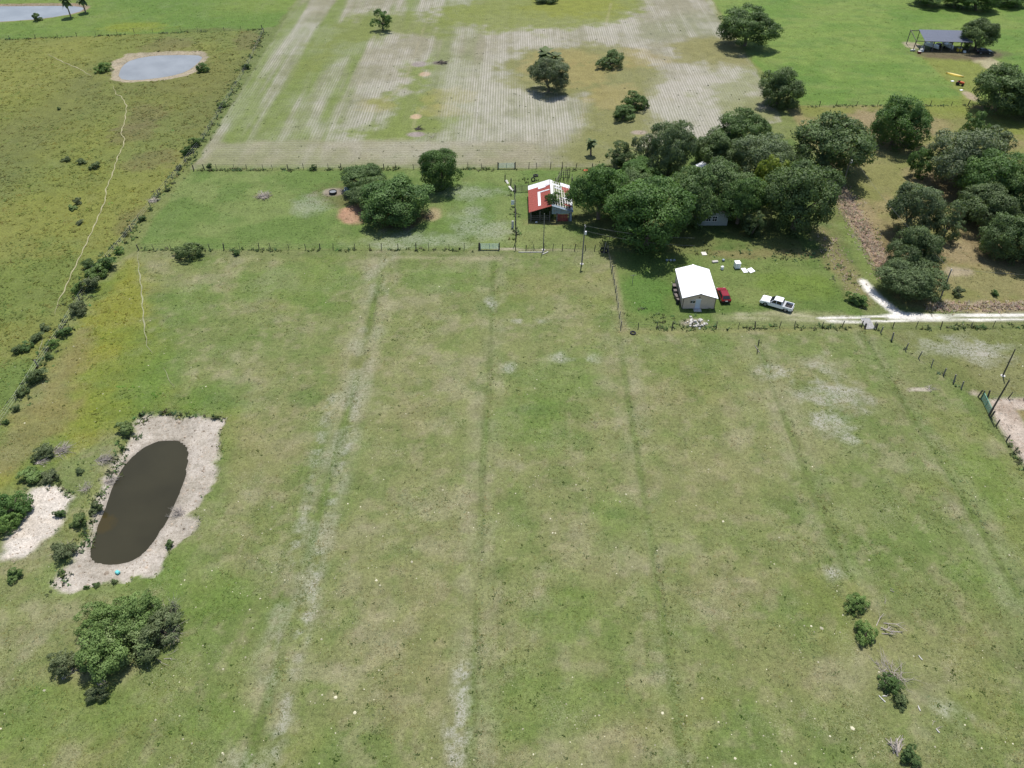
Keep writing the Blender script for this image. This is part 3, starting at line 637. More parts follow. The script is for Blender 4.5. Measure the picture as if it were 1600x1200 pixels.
CROWN = {'big': [crown_mesh('oak_crown', 230, 150, .030, 100 + i) for i in range(4)],
         'mid': [crown_mesh('tree_crown', 100, 100, .044, 200 + i) for i in range(4)],
         'small': [crown_mesh('shrub_crown', 46, 80, .066, 300 + i) for i in range(4)],
         'leafy': [crown_mesh('thicket_crown', 120, 110, .036, 500 + i) for i in range(3)],
         'sparse': [crown_mesh('open_crown', 40, 60, .055, 400 + i) for i in range(3)]}
def trunk_mesh(a, zc, b, seed, fork=False):
    r = random.Random(seed); mb = MB(); R0 = max(.07, a * .07); hb = zc * .45
    base = [(0, 0, -.2), (r.uniform(-.1, .1) * a * .3, r.uniform(-.1, .1) * a * .3, hb * .5), (r.uniform(-.1, .1) * a, r.uniform(-.1, .1) * a, hb)]
    mb.tube(base, [R0 * 1.25, R0, R0 * .85], 8)
    for k in range(6):
        an = k * math.pi / 3 + r.uniform(-.4, .4); rr = a * r.uniform(.4, .68); e = Vector(base[2])
        top = Vector((math.cos(an) * rr, math.sin(an) * rr, zc + b * r.uniform(-.1, .45))); mid = e.lerp(top, .5) + Vector((0, 0, b * .08))
        mb.tube([e - Vector((0, 0, .1)), mid, top], [R0 * .6, R0 * .36, R0 * .12], 5)
    return mb.mesh('trunk')
TREE_N = [0]
def tree(cx, top, bot, wpx, mat, label, name='oak_tree', cat='tree', group=None, clear=.6, lod=None, rot=None):
    """place a tree so that its crown spans the surveyed outline"""
    cy = (top + bot) / 2; z = 3.0; low = cat == 'bush'
    for _ in range(4):
        s = mpp(cy, z); dep = PITCH - math.atan((600 - cy) / FPX)
        a = wpx / 2 * s; e = (bot - top) / 2 * s
        q = e * e - (a * math.sin(dep)) ** 2; b = math.sqrt(max(q, 0)) / math.cos(dep); b = min(max(b, .5 * a), 1.5 * a)
        if low: b = min(b, .82 * a)
        z = b * (.5 if low else .80) + clear * .5 * min(1, a / 3)
    X, Y = G(cx, cy, z); TREE_N[0] += 1; n = TREE_N[0]
    o = empty(name, (X, Y, hz(X, Y)), 0, label, cat, group)
    lod = lod or ('big' if a > 4.2 else 'mid' if a > 1.9 else 'small')
    pool = CROWN[lod]
    part = 'crown' if 'tree' in name else 'foliage'
    link(part, pool[n % len(pool)], M[mat], o, (0, 0, z), (0, 0, rot if rot is not None else n * 2.4), (a * (.82 + .4 * ((n * .618) % 1)) if low else a, a * (1.2 - .4 * ((n * .618) % 1)) if low else a, b))
    link('trunk' if 'tree' in name else 'stem', trunk_mesh(a, z, b, n), M['bark'], o)
    return o

GR = 'oaks crowded round the old house'; ER = 'oaks of the eastern grove'
T = [
 # far field
 (597, 16, 48, 36, 'fresh', 'thin lone tree out in the far ploughed field', 'field_tree', None, 'sparse'),
 (858, 92, 147, 58, 'mossy', 'round dark tree below a palm on the olive island of the ploughed field', 'oak_tree', None, None),
 (954, 81, 112, 44, 'fresh', 'low round green bush on the olive grass island', 'round_bush', None, 'mid'),
 (992, 142, 178, 40, 'fresh', 'taller bush of the touching pair in the ploughed field', 'field_bush', None, 'mid'),
 (974, 163, 192, 42, 'fresh', 'lower bush of the touching pair in the ploughed field', 'field_bush', None, 'mid'),
 (1168, 15, 76, 80, 'oak', 'big dark oak on the edge of the lush green field, with bare soil beneath', 'oak_tree', None, None),
 (1220, 109, 168, 66, 'oak', 'dense round oak at the lush field corner by the wire fence', 'oak_tree', None, None),
 (855, -6, 6, 30, 'oak', 'low dark bush at the far end of the ploughed field', 'field_bush', None, 'small'),
 # middle paddock
 (566, 258, 302, 68, 'oak', 'flat topped tree beside the round water trough', 'paddock_tree', None, None),
 (578, 288, 326, 62, 'oak', 'dark tree shading the small blue roofed shelter', 'paddock_tree', None, None),
 (618, 278, 354, 108, 'oak', 'wide low tree next to the bare orange soil in the paddock', 'paddock_tree', None, None),
 (687, 237, 300, 60, 'fresh', 'upright light green tree by the back fence of the paddock', 'paddock_tree', None, None),
 (863, 300, 340, 31, 'fresh', 'small tree growing through the broken roof of the red barn', 'barn_tree', None, None),
 # grove round the house
 (972, 222, 262, 42, 'oak', 'small bluish green tree behind the grove near the palm', 'oak_tree', GR, None),
 (1010, 208, 262, 44, 'mossy', 'slim greyish tree at the back of the grove', 'oak_tree', GR, None),
 (1048, 196, 284, 66, 'mossy', 'tall grey green tree hung with moss at the back of the grove', 'oak_tree', GR, None),
 (998, 248, 288, 60, 'fresh', 'low bright bushy tree tucked into the back of the grove', 'oak_tree', GR, None),
 (938, 262, 352, 82, 'oak', 'large oak beside the red roofed barn', 'oak_tree', GR, None),
 (985, 268, 330, 80, 'oak', 'oak between the barn oak and the house', 'oak_tree', GR, None),
 (1015, 286, 398, 124, 'oak', 'broad oak overhanging the power line and the paddock corner', 'oak_tree', GR, None),
 (1078, 268, 362, 94, 'oak', 'oak leaning over the west side of the old house', 'oak_tree', GR, None),
 (1160, 175, 240, 72, 'oak', 'dark oak at the far back of the grove next to the ploughed rows', 'oak_tree', GR, None),
 (1118, 205, 268, 76, 'oak', 'oak at the back of the grove behind the house', 'oak_tree', GR, None),
 (1190, 215, 290, 84, 'mossy', 'pale mossy oak deep in the grove', 'oak_tree', GR, None),
 (1124, 254, 340, 92, 'oak', 'oak whose crown covers the house roof', 'oak_tree', GR, None),
 (1158, 278, 358, 74, 'oak', 'oak standing on the east side of the old house', 'oak_tree', GR, None),
 (1206, 244, 330, 54, 'yellow', 'bright yellow green tree inside the dark grove', 'yellow_tree', None, None),
 (1250, 262, 372, 106, 'oak', 'broad oak at the east end of the grove casting shade on the yard', 'oak_tree', GR, None),
 (1178, 330, 372, 38, 'oak', 'small tree in front of the grove near the house gable', 'oak_tree', GR, None),
 (1300, 184, 284, 116, 'oak', 'very broad round oak standing alone beside the leaning utility pole', 'oak_tree', None, None),
 (1405, 154, 234, 82, 'oak', 'round oak on bare soil below the lush field fence', 'oak_tree', None, None),
 # eastern grove
 (1527, 178, 220, 38, 'oak', 'slim tree at the back of the eastern grove', 'oak_tree', ER, None),
 (1560, 200, 240, 44, 'mossy', 'grey green open tree at the back of the eastern grove', 'oak_tree', ER, None),
 (1508, 206, 300, 100, 'mossy', 'wide pale oak of the eastern grove', 'oak_tree', ER, None),
 (1442, 234, 280, 40, 'oak', 'small round tree at the west tip of the eastern grove', 'oak_tree', ER, None),
 (1552, 242, 330, 96, 'oak', 'oak in the heart of the eastern grove', 'oak_tree', ER, None),
 (1544, 292, 362, 84, 'oak', 'dark oak in the middle of the eastern grove above bare soil', 'oak_tree', ER, None),
 (1610, 260, 350, 90, 'oak', 'oak on the outer side of the eastern grove', 'oak_tree', ER, None),
 (1578, 336, 412, 84, 'oak', 'front oak of the eastern grove with a worn path round it', 'oak_tree', ER, None),
 (1632, 330, 420, 80, 'oak', 'outermost front oak of the eastern grove', 'oak_tree', ER, None),
 (1428, 290, 372, 74, 'mossy', 'feathery dull green oak above the pair by the road bend', 'oak_tree', None, None),
 (1483, 312, 386, 44, 'mossy', 'narrow grey mossy tree beside the feathery oak', 'oak_tree', None, None),
 (1432, 358, 434, 78, 'oak', 'dark oak touching the one at the road bend', 'oak_tree', None, None),
 (1425, 408, 472, 90, 'oak', 'low spreading oak right above the white road bend', 'oak_tree', None, None),
 # far corner
 (1531, 34, 80, 52, 'oak', 'open crowned tree at the end of the far pole barn', 'barn_tree', None, None),
 (1568, 105, 182, 96, 'oak', 'large oak beside the grass drive to the pole barn', 'oak_tree', None, None),
 (1632, 112, 190, 96, 'oak', 'outer large oak beyond the pole barn drive', 'oak_tree', None, None),
 (1494, -14, 12, 44, 'oak', 'tree of the dark row behind the pole barn', 'oak_tree', 'row of trees behind the pole barn', None),
 (1530, -18, 18, 60, 'oak', 'tree of the dark row behind the pole barn', 'oak_tree', 'row of trees behind the pole barn', None),
 (1452, -14, 5, 50, 'oak', 'tree of the dark row behind the pole barn', 'oak_tree', 'row of trees behind the pole barn', None),
 (1580, -16, 8, 50, 'oak', 'tree of the dark row behind the pole barn', 'oak_tree', 'row of trees behind the pole barn', None),
 # shrubs
 (1497, 446, 468, 18, 'scrub', 'round dark shrub beside the road verge pole', 'shrub', None, None),
 (1554, 451, 466, 13, 'oak', 'little green shrub on the verge above the road', 'shrub', None, None),
 (1338, 455, 482, 34, 'olive', 'green weedy bush by the cattle guard', 'weedy_bush', None, 'small'),
 (292, 378, 412, 40, 'scrub', 'grey green bush on the paddock fence line', 'shrub', None, None),
 (369, 388, 402, 12, 'oak', 'small dark bush on the paddock fence line', 'shrub', None, None),
 (327, 252, 268, 9, 'oak', 'small dark bush at the corner post of the ploughed field', 'shrub', None, None),
 (490, 257, 268, 12, 'oak', 'small dark bush along the back paddock fence', 'shrub', None, None),
 (318, 96, 118, 20, 'fresh', 'bright bush at the tip of the grey pond', 'shrub', None, None),
 (160, 98, 116, 24, 'olive', 'low bush on the west shore of the grey pond', 'shrub', None, None),
 (58, 21, 35, 16, 'oak', 'dark bush on the near shore of the long pond', 'shrub', None, None),
 (18, 752, 832, 56, 'fresh', 'dense green bush beside the bare sand patch', 'dense_bush', None, 'mid'),
 (8, 800, 842, 40, 'olive', 'smaller bush against the dense green bush by bare sand', 'dense_bush', None, 'mid'),
 (196, 650, 690, 26, 'olive', 'yellow green bush on the scarp of the pond bank', 'shrub', None, None),
 (124, 796, 836, 26, 'olive', 'rounded olive bush on the west pond bank', 'shrub', None, None),
 (150, 776, 806, 24, 'scrub', 'pale scrubby bush at the water edge of the brown pond', 'shrub', None, None),
 (100, 842, 880, 34, 'scrub', 'scrubby bush at the southwest corner of the pond bank', 'shrub', None, None),
 (264, 838, 860, 14, 'oak', 'small dark bush on the east pond bank', 'shrub', None, None),
 (124, 730, 742, 14, 'oak', 'small dark bush in the grass west of the pond', 'shrub', None, None),
 (92, 795, 812, 18, 'fresh', 'low bright bush at the edge of the bare sand', 'shrub', None, None),
 (68, 696, 722, 30, 'scrub', 'bush tangled with fallen grey branches', 'shrub', None, None),
 (48, 730, 756, 34, 'olive', 'bush at the top of the bare sand patch', 'shrub', None, None),
 (78, 738, 756, 30, 'scrub', 'dull bush with bare twigs above the sand patch', 'shrub', None, None),
 (24, 884, 910, 26, 'olive', 'low bush in the grass below the bare sand', 'shrub', None, None),
 (150, 906, 920, 11, 'oak', 'tiny dark bush at the south rim of the pond bank', 'shrub', 'tiny bushes on the pond rim', None),
 (135, 910, 924, 9, 'oak', 'tiny dark bush at the south rim of the pond bank', 'shrub', 'tiny bushes on the pond rim', None),
 (178, 902, 915, 10, 'scrub', 'tiny dark bush at the south rim of the pond bank', 'shrub', 'tiny bushes on the pond rim', None),
 # thicket in the foreground pasture
 (168, 932, 1010, 78, 'olive', 'taller green lobe of the thicket facing the pond bank', 'thicket', None, 'leafy'),
 (218, 924, 1002, 74, 'olive', 'light green lobe of the thicket between the pond and the half bare bush', 'thicket', None, 'leafy'),
 (192, 962, 1046, 92, 'olive', 'broad central lobe of the green thicket in the open pasture', 'thicket', None, 'leafy'),
 (252, 940, 1024, 66, 'scrub', 'greyish half bare bush on the side of the green thicket', 'thicket', None, 'mid'),
 (158, 985, 1066, 84, 'olive', 'low green front lobe of the green thicket', 'thicket', None, 'leafy'),
 (102, 1008, 1062, 46, 'scrub', 'leaning bush with bare stems beside the green thicket', 'thicket', None, 'mid'),
 (154, 1070, 1100, 30, 'scrub', 'little bush standing alone below the green thicket', 'shrub', None, None),
 (228, 1000, 1046, 40, 'scrub', 'ragged low bush under the half bare side of the thicket', 'thicket', None, 'small'),
 (1338, 922, 966, 36, 'olive', 'upper of two dark green bushes beside a bare white branch', 'shrub', None, 'mid'),
 (1352, 962, 1020, 36, 'olive', 'lower of two dark green bushes beside a bare white branch', 'shrub', None, 'mid'),
 (1390, 1042, 1094, 34, 'fresh', 'leafy top of a felled tree among dead twigs', 'shrub', None, 'mid'),
 (1408, 1080, 1112, 24, 'scrub', 'brown green branch end of the felled tree', 'shrub', None, 'small'),
 (1420, 1158, 1200, 34, 'fresh', 'leafy bush round a pale broken stump', 'shrub', None, 'small'),
]
OBJ = {}
for t in T:
    nm = t[6]; cat = 'bush' if ('shrub' in nm or 'bush' in nm or 'thicket' in nm) else 'tree'
    OBJ[t[5]] = tree(t[0], t[1], t[2], t[3], t[4], t[5], nm, cat, t[7], lod=t[8], clear=.6 if cat == 'tree' else .05)
# overgrown boundary fence bushes
HB = [(385, 98, 111, 12, 'oak'), (347, 158, 172, 12, 'olive'), (304, 210, 236, 20, 'olive'), (292, 228, 246, 20, 'oak'), (280, 258, 268, 10, 'scrub'), (222, 335, 350, 11, 'oak'), (196, 360, 372, 10, 'scrub'), (186, 380, 404, 16, 'olive'),
      (164, 398, 430, 30, 'oak'), (152, 414, 442, 28, 'olive'), (140, 430, 462, 30, 'scrub'), (122, 440, 462, 24, 'olive'), (124, 468, 500, 26, 'scrub'), (100, 506, 534, 20, 'oak'), (84, 528, 548, 18, 'olive'), (76, 548, 566, 14, 'oak'), (56, 574, 604, 30, 'scrub'), (36, 598, 626, 18, 'scrub'), (24, 630, 648, 14, 'scrub'), (10, 652, 668, 12, 'oak'), (140, 405, 424, 20, 'oak'),
      (262, 292, 302, 8, 'scrub'), (236, 322, 332, 8, 'olive'), (68, 505, 520, 18, 'scrub'), (56, 520, 536, 20, 'scrub'), (42, 534, 550, 20, 'oak'), (26, 540, 556, 18, 'scrub')]
LOOK = {'oak': 'dark green', 'olive': 'olive green', 'scrub': 'greyish scrubby'}
for a in HB: tree(*a, LOOK[a[4]] + ' bush grown along the diagonal boundary fence', 'shrub', 'bush', LOOK[a[4]] + ' bushes along the diagonal boundary fence', .05)
for a in [(105, 244, 254, 16, 'scrub'), (128, 248, 258, 14, 'scrub'), (148, 254, 266, 16, 'scrub'), (122, 308, 322, 14, 'scrub'), (112, 320, 330, 16, 'olive'), (124, 344, 352, 12, 'scrub'), (92, 166, 174, 6, 'oak')]: tree(*a, 'low rush clump in the marshy meadow', 'rush_clump', 'bush', 'rush clumps in the marshy meadow', .02)

# palms
def palm(px, base, hgt, cr, label, group=None, skirt=True):
    X, Y, Z = G3(px, base); o = empty('palm_tree', (X, Y, Z), random.uniform(0, 6), label, 'palm', group)
    MB().tube([(0, 0, -.2), (.06, .03, hgt * .5), (.0, .08, hgt)], [.26, .2, .22], 8).build('trunk', M['palmbark'], o)
    for k in range(26):
        an = k * 2.4; el = random.uniform(-.5, 1.2) if k > 6 else random.uniform(-1.1, -.5); L = cr * random.uniform(.8, 1.1)
        mb = MB(); V = []; F = []; n = 5
        for i in range(n + 1):
            s = i / n; r_ = L * s * math.cos(el * (1 - .3 * s)); zz = L * s * math.sin(el) - L * .45 * s * s
            wv = L * .36 * math.sin(math.pi * min(1, s * .85 + .1)); cx, cy = math.cos(an) * r_, math.sin(an) * r_
            nx, ny = -math.sin(an), math.cos(an)
            V += [(cx - nx * wv, cy - ny * wv, hgt + zz - .1 * wv), (cx, cy, hgt + zz + .1 * wv), (cx + nx * wv, cy + ny * wv, hgt + zz - .1 * wv)]
            if i:
                q = 3 * i; F += [(q - 3, q - 2, q + 1, q), (q - 2, q - 1, q + 2, q + 1)]
        me = mb.add(V, F).mesh('frond'); set_f(me, 'rnd', np.full(len(V), random.random())); at_ = me.attributes.new('cn', 'FLOAT_VECTOR', 'POINT'); at_.data.foreach_set('vector', np.tile(np.array([0, 0, 1], np.float32), len(V))); link('frond', me, M['scrub' if k <= 6 else 'palm'], o)
    return o
M['palm'] = leaf_mat('palm_leaf', (.060, .090, .032), (.170, .205, .090))
palm(923, 243, 3.6, 1.5, 'single cabbage palm between the ploughed field and the grove')
palm(852, 104, 4.0, 3.0, 'taller palm rising behind the round tree on the olive island')
palm(868, 106, 3.2, 2.4, 'shorter palm rising behind the round tree on the olive island')
palm(111, 27, 6.0, 2.4, 'leaning palm on the near shore of the long pond', 'palms at the long pond')
palm(134, 20, 5.0, 2.2, 'palm at the end of the long pond', 'palms at the long pond')

# ------------------------------------------------------------------ dead brush and branches
def brush(px, py, n, L, label, name='brush_pile', mat='twig', flat=.5, dirn=None, rad=.03, cat='brush'):
    X, Y, Z = G3(px, py); r = random.Random(px * 31 + py); mb = MB(); L *= 1.05
    for k in range(n):
        an = r.uniform(0, 6.28) if dirn is None else dirn + r.gauss(0, .45)
        l_ = L * r.uniform(.4, 1.0); s = Vector((r.gauss(0, L * .16), r.gauss(0, L * .16), .02)); u = Vector((math.cos(an), math.sin(an), r.uniform(0, flat)))
        m = s + u * l_ * .5 + Vector((r.gauss(0, .08), r.gauss(0, .08), 0)) * L; e = s + u * l_ + Vector((r.gauss(0, .12), r.gauss(0, .12), -r.uniform(0, .2))) * L
        e.z = max(e.z, .02); m.z = max(m.z, .03); q = rad * r.uniform(.6, 1.5); mb.tube([s, m, e], [q, q * .7, q * .3], 4)
        for j in range(2):
            a2 = an + r.uniform(-.9, .9); e2 = m + Vector((math.cos(a2), math.sin(a2), r.uniform(0, flat))) * l_ * .4; e2.z = max(e2.z, .02); mb.tube([m, e2], [q * .5, q * .2], 3)
    o = mb.build(name, M[mat]); o.location = (X, Y, Z); tag(o, label, cat); return o
brush(413, 308, 70, 1.9, 'pale heap of cut branches on the paddock grass', flat=.7, rad=.05)
brush(240, 314, 30, 1.4, 'pale brush heap against the boundary fence', flat=.6, rad=.04)
brush(88, 706, 60, 2.4, 'grey fallen branches beside a bush west of the pond', 'fallen_branches', dirn=.3, rad=.03)
brush(60, 722, 30, 2.0, 'grey dead limb lying below the tangled bush', 'fallen_branches', dirn=.8, rad=.04)
brush(155, 720, 50, 2.2, 'fan of grey dead branches on the grass by the pond scarp', 'fallen_branches', dirn=.05)
brush(165, 754, 24, 1.8, 'grey dead branch sliding down the pond bank', 'fallen_branches', dirn=.6)
brush(134, 764, 40, 1.3, 'grey bare bush on the grass above the pond', 'bare_bush', flat=1.2, rad=.02)
brush(284, 800, 60, 1.5, 'bleached bare bush leaning over the east water edge', 'bare_bush', flat=.9, dirn=2.8, rad=.024)
brush(310, 813, 8, 1.3, 'broken stick at the point of the pond bank', 'broken_stick', dirn=-.1)
brush(104, 862, 44, 1.6, 'bare grey twigs rising from the southwest bank corner', 'bare_bush', flat=1.0, rad=.02)
brush(264, 990, 80, 2.0, 'pale bare branches in the half dead side of the thicket', 'bare_branches', flat=1.2, rad=.03)
brush(265, 962, 60, 1.8, 'silver dead twigs on top of the half bare bush', 'bare_branches', flat=1.6, rad=.02)
brush(98, 1056, 16, 1.8, 'crooked bare stems under the leaning bush', 'bare_branches', dirn=1.2, flat=.9, rad=.05)
brush(255, 1028, 3, 2.0, 'pale curved stick on the grass beside the thicket', 'broken_stick', dirn=-.3)
brush(160, 1064, 8, 1.0, 'few pale stems sticking out under the thicket', 'broken_stick', dirn=-1.0)
brush(1380, 982, 7, 2.3, 'bare forked white branch lying beside the two bushes', 'bare_branch', dirn=.5, rad=.06)
brush(1400, 1060, 50, 2.4, 'fan of dead grey twigs round the felled tree top', 'dead_twigs', rad=.026)
brush(1382, 1044, 14, 2.0, 'bundle of pale bare shoots above the felled tree', 'dead_twigs', dirn=1.9, rad=.02)
brush(1405, 1176, 10, 1.8, 'pale split stump with bare limbs', 'broken_stump', dirn=1.4, flat=1.2, rad=.09, cat='stump')
brush(1460, 1138, 3, .9, 'small forked stick on the open grass', 'broken_stick', dirn=.2)
brush(1395, 922, 2, .8, 'thin stick lying above the two bushes', 'broken_stick', dirn=2.3)
brush(1385, 945, 2, .8, 'thin stick lying between the bushes and a weed clump', 'broken_stick', dirn=1.4)
brush(650, 202, 14, 2.2, 'dark burnt limbs beside a sand ring in the ploughed field', 'burnt_branches', 'post', dirn=.2, rad=.08)
brush(687, 99, 16, 2.8, 'dark fallen limbs near the ash heap in the ploughed field', 'burnt_branches', 'post', dirn=-.2, rad=.07)
brush(676, 215, 3, 3.6, 'long thin dead limb lying in the ploughed field', 'broken_stick', dirn=2.2, rad=.05)
X, Y, Z = G3(1087, 505); o = empty('rubble_heap', (X, Y, Z), 0, 'heap of broken grey rubble and boards in front of the metal shed', 'rubble'); rr_ = random.Random(5)
for k in range(38):
    sz = rr_.uniform(.15, .5); MB().box((0, 0, 0), (sz, sz * rr_.uniform(.5, 1.6), sz * .45), taper=rr_.uniform(.6, .95)).build('chunk', M['concrete' if k % 4 else 'plank'], o, loc=(rr_.gauss(0, .95), rr_.gauss(0, .75), rr_.uniform(.04, .22)), rot=(rr_.uniform(-.4, .4), rr_.uniform(-.4, .4), rr_.uniform(0, 3)))
brush(1450, 609, 8, 1.6, 'pale stick beside the bare sand patch in the pasture', 'broken_stick', dirn=.1)
def log(px, py, L, ang, label, r=.07, mat='plank'):
    X, Y, Z = G3(px, py); o = MB().tube([(-L / 2, 0, r), (0, .03, r * 1.1), (L / 2, 0, r)], [r, r * .9, r * .7], 7).build('short_log', M[mat]); o.location = (X, Y, Z); o.rotation_euler.z = ang; tag(o, label, 'log', 'pale short logs on the pasture')
LG = 'pale short log lying on the open pasture'
for px, py, L, a in ((1438, 1028, .6, 1.9), (1436, 1107, .6, 1.6), (1378, 1092, .9, 2.1), (1382, 1088, .5, 0), (1465, 1142, .5, 2.0), (1183, 545, 2.0, 1.75)): log(px, py, L, a, LG if L < 1.5 else 'grey pole lying at the end of a pasture swale', mat='plank' if L < 1.5 else 'greypost')

# ------------------------------------------------------------------ FENCES
post_me = MB().tube([(0, 0, -.3), (0, 0, .7), (.01, 0, 1.0)], [.5, .47, .42], 7).mesh('post')
def fence(pts, sp, ht, rad, name, label, mat='post', group=None, wires=3, jitter=.06, cat='fence', wmat='wire'):
    P = W(pts); r = random.Random(int(pts[0][0] * 7 + pts[0][1]))
    o = empty(name, (*P[0], 0), 0, label, cat, group); tops = []; ox, oy = P[0]
    for i, (a, b) in enumerate(zip(P, P[1:])):
        L = math.hypot(b[0] - a[0], b[1] - a[1]); n = max(1, round(L / sp))
        for k in range(n + (1 if i == len(P) - 2 else 0)):
            t = (k + (r.uniform(-.2, .2) if 0 < k < n else 0)) / n
            X = a[0] + (b[0] - a[0]) * t; Y = a[1] + (b[1] - a[1]) * t; z = hz(X, Y); hh = ht * r.uniform(.85, 1.1); rr = rad * r.uniform(.75, 1.25)
            corner = k == 0 or k == n
            if corner: rr *= 1.5; hh *= 1.1
            ln = (r.gauss(0, jitter), r.gauss(0, jitter), 0)
            link('post', post_me, M[mat], o, (X - ox, Y - oy, z), (ln[0], ln[1], r.uniform(0, 3)), (rr * 2, rr * 2, hh)); tops.append((X - ox, Y - oy, z, hh))
    mb = MB()
    for j in range(wires):
        f = (j + 1) / (wires + .2)
        for p, q in zip(tops, tops[1:]): mb.tube([(p[0], p[1], p[2] + p[3] * f), (q[0], q[1], q[2] + q[3] * f)], .012, 3, False)
    if wires: mb.build('wire', M[wmat], o)
    return o
fence([(303, 267), (320, 266), (450, 265), (600, 264.5), (778, 263.5)], 3.2, 1.5, .075, 'wire_fence', 'post and wire fence between the ploughed field and the paddock')
fence([(805, 263), (860, 263), (925, 265)], 3.0, 1.55, .08, 'wire_fence', 'short post fence behind the red roofed barn')
fence([(217, 391), (350, 390), (500, 390), (650, 390), (748, 390)], 3.2, 1.45, .07, 'wire_fence', 'post and wire fence dividing the paddock from the big pasture')
fence([(806, 391), (850, 391), (945, 392)], 2.2, 1.45, .075, 'wire_fence', 'fence run from the paddock gate to the pair of leaning tyres')
fence([(950, 394), (956, 425), (962, 455), (970, 513)], 2.6, 1.4, .075, 'wire_fence', 'grey fence along the west side of the shed yard', 'greypost')
fence([(970, 513), (1050, 513), (1180, 512), (1346, 510)], 3.6, 1.35, .07, 'wire_fence', 'low fence in front of the metal shed')
fence([(1366, 512), (1376, 520), (1393, 532), (1415, 547), (1435, 560), (1455, 573), (1474, 586), (1490, 598), (1502, 607)], 3.6, 1.5, .075, 'wire_fence', 'slanting fence from the cattle guard to the green gate corner', 'greypost')
fence([(1395, 512), (1470, 512), (1600, 510), (1800, 508)], 4.6, 1.35, .06, 'wire_fence', 'fence following the near side of the limestone road')
fence([(1528, 620), (1543, 621), (1600, 624), (1700, 628)], 3.6, 1.5, .08, 'wire_fence', 'short fence along the end of the sandy lane')
fence([(1548, 652), (1556, 666), (1572, 690), (1600, 732), (1650, 810)], 3.2, 1.3, .08, 'wire_fence', 'fence between the sandy lane and the pasture')
fence([(1246, 166), (1400, 165), (1512, 165), (1640, 166)], 5.2, 1.4, .08, 'wire_fence', 'far fence along the near edge of the lush green field')
fence([(-20, 63), (120, 57), (210, 51), (410, 46)], 7.0, 1.3, .07, 'wire_fence', 'far fence between the marshy meadow and the long pond field')
fence([(-30, 690), (0, 664), (60, 573), (115, 488), (150, 426), (205, 362), (248, 306), (303, 240), (345, 175), (385, 108), (412, 50)], 4.5, 1.4, .07, 'wire_fence', 'overgrown diagonal fence bounding the marshy meadow', 'greypost')
fence([(1185, 538), (1183, 552)], 3, 1.0, .06, 'post_pair', 'two lone posts at the head of a pasture swale', wires=0, cat='post')
fence([(789, 283), (798, 290), (804, 300), (805, 330), (806, 375)], 2.6, 1.7, .08, 'corral_fence', 'corral fence running down the west side of the red barn', wires=3)

# corral pen behind the barn
o = empty('cattle_pen', (*G(870, 292), 0), 0, 'pen of tall poles and rails behind the red barn', 'pen'); bx, by = G(870, 292)
PP = [(868, 292), (875, 290), (881, 291), (887, 290), (894, 292), (893, 285), (886, 282), (880, 281), (873, 282), (877, 276), (884, 275), (890, 276)]
for k, p in enumerate(PP):
    X, Y, Z = G3(*p); link('post', post_me, M['post'], o, (X - bx, Y - by, Z), (random.gauss(0, .03), random.gauss(0, .03), 0), (.16, .16, random.uniform(2.0, 2.9)))
for z in (.6, 1.1, 1.6):
    for p, q in (((868, 292), (877, 276)), ((894, 292), (893, 285)), ((877, 276), (890, 276))):
        A = G(*p); B = G(*q); MB().tube([(A[0] - bx, A[1] - by, z), (B[0] - bx, B[1] - by, z)], .05, 5).build('rail', M['barn_wood'], o)
# rail panel between corral fence and barn
def rail_panel(p, q, ht, n, label, mat, name='rail_gate', group=None, r=.035, stiles=3, cat='gate'):
    A = Vector((*G(*p), 0)); B = Vector((*G(*q), 0)); L = (B - A).length; an = math.atan2(B.y - A.y, B.x - A.x)
    o = empty(name, (A.x, A.y, hz(A.x, A.y)), an, label, cat, group)
    for k in range(n):
        z = .25 + (ht - .25) * k / (n - 1); MB().tube([(0, 0, z), (L, 0, z)], r, 6).build('rail', M[mat], o)
    for k in range(stiles):
        xx = L * k / (stiles - 1); MB().tube([(xx, -.004, .1 if 0 < k < stiles - 1 else 0), (xx, -.004, ht + .03)], r * 1.25, 6).build('stile', M[mat], o)
    for xx in (-.16, L + .16): MB().tube([(xx, 0, -.3), (xx, 0, ht + .3)], .11, 7).build('post', M['post'], o)
    return o
rail_panel((806, 300), (825, 299), 1.5, 5, 'dark rail panel joining the corral fence to the barn', 'post', 'rail_panel', cat='panel')
rail_panel((751, 390), (779, 390), 1.35, 6, 'greenish pipe gate in the paddock fence beside the bare soil', 'pale_green', 'pipe_gate', r=.04)
rail_panel((779, 263.5), (804, 263), 1.35, 6, 'pale green pipe gate in the fence behind the corral', 'pale_green', 'pipe_gate', r=.04)
rail_panel((1533, 624), (1545, 649), 1.4, 6, 'dark green pipe gate at the head of the sandy lane', 'green_paint', 'pipe_gate', r=.05)
# cattle guard
X, Y = G(1356, 506); o = empty('cattle_guard', (X, Y, .02), 0, 'pale concrete cattle guard where the road meets the pasture fence', 'cattle guard')
MB().box((0, 0, .03), (1.7, 3.2, .12)).build('slab', M['concrete'], o, .02)
for k in range(9): MB().tube([(-.8, -1.4 + k * .35, .14), (.8, -1.4 + k * .35, .14)], .045, 6).build('bar', M['steel'], o)
for s in (-1, 1): MB().box((s * 1.0, -1.3, .5), (.16, .5, 1.1), taper=.8).build('wing_post', M['post'], o)
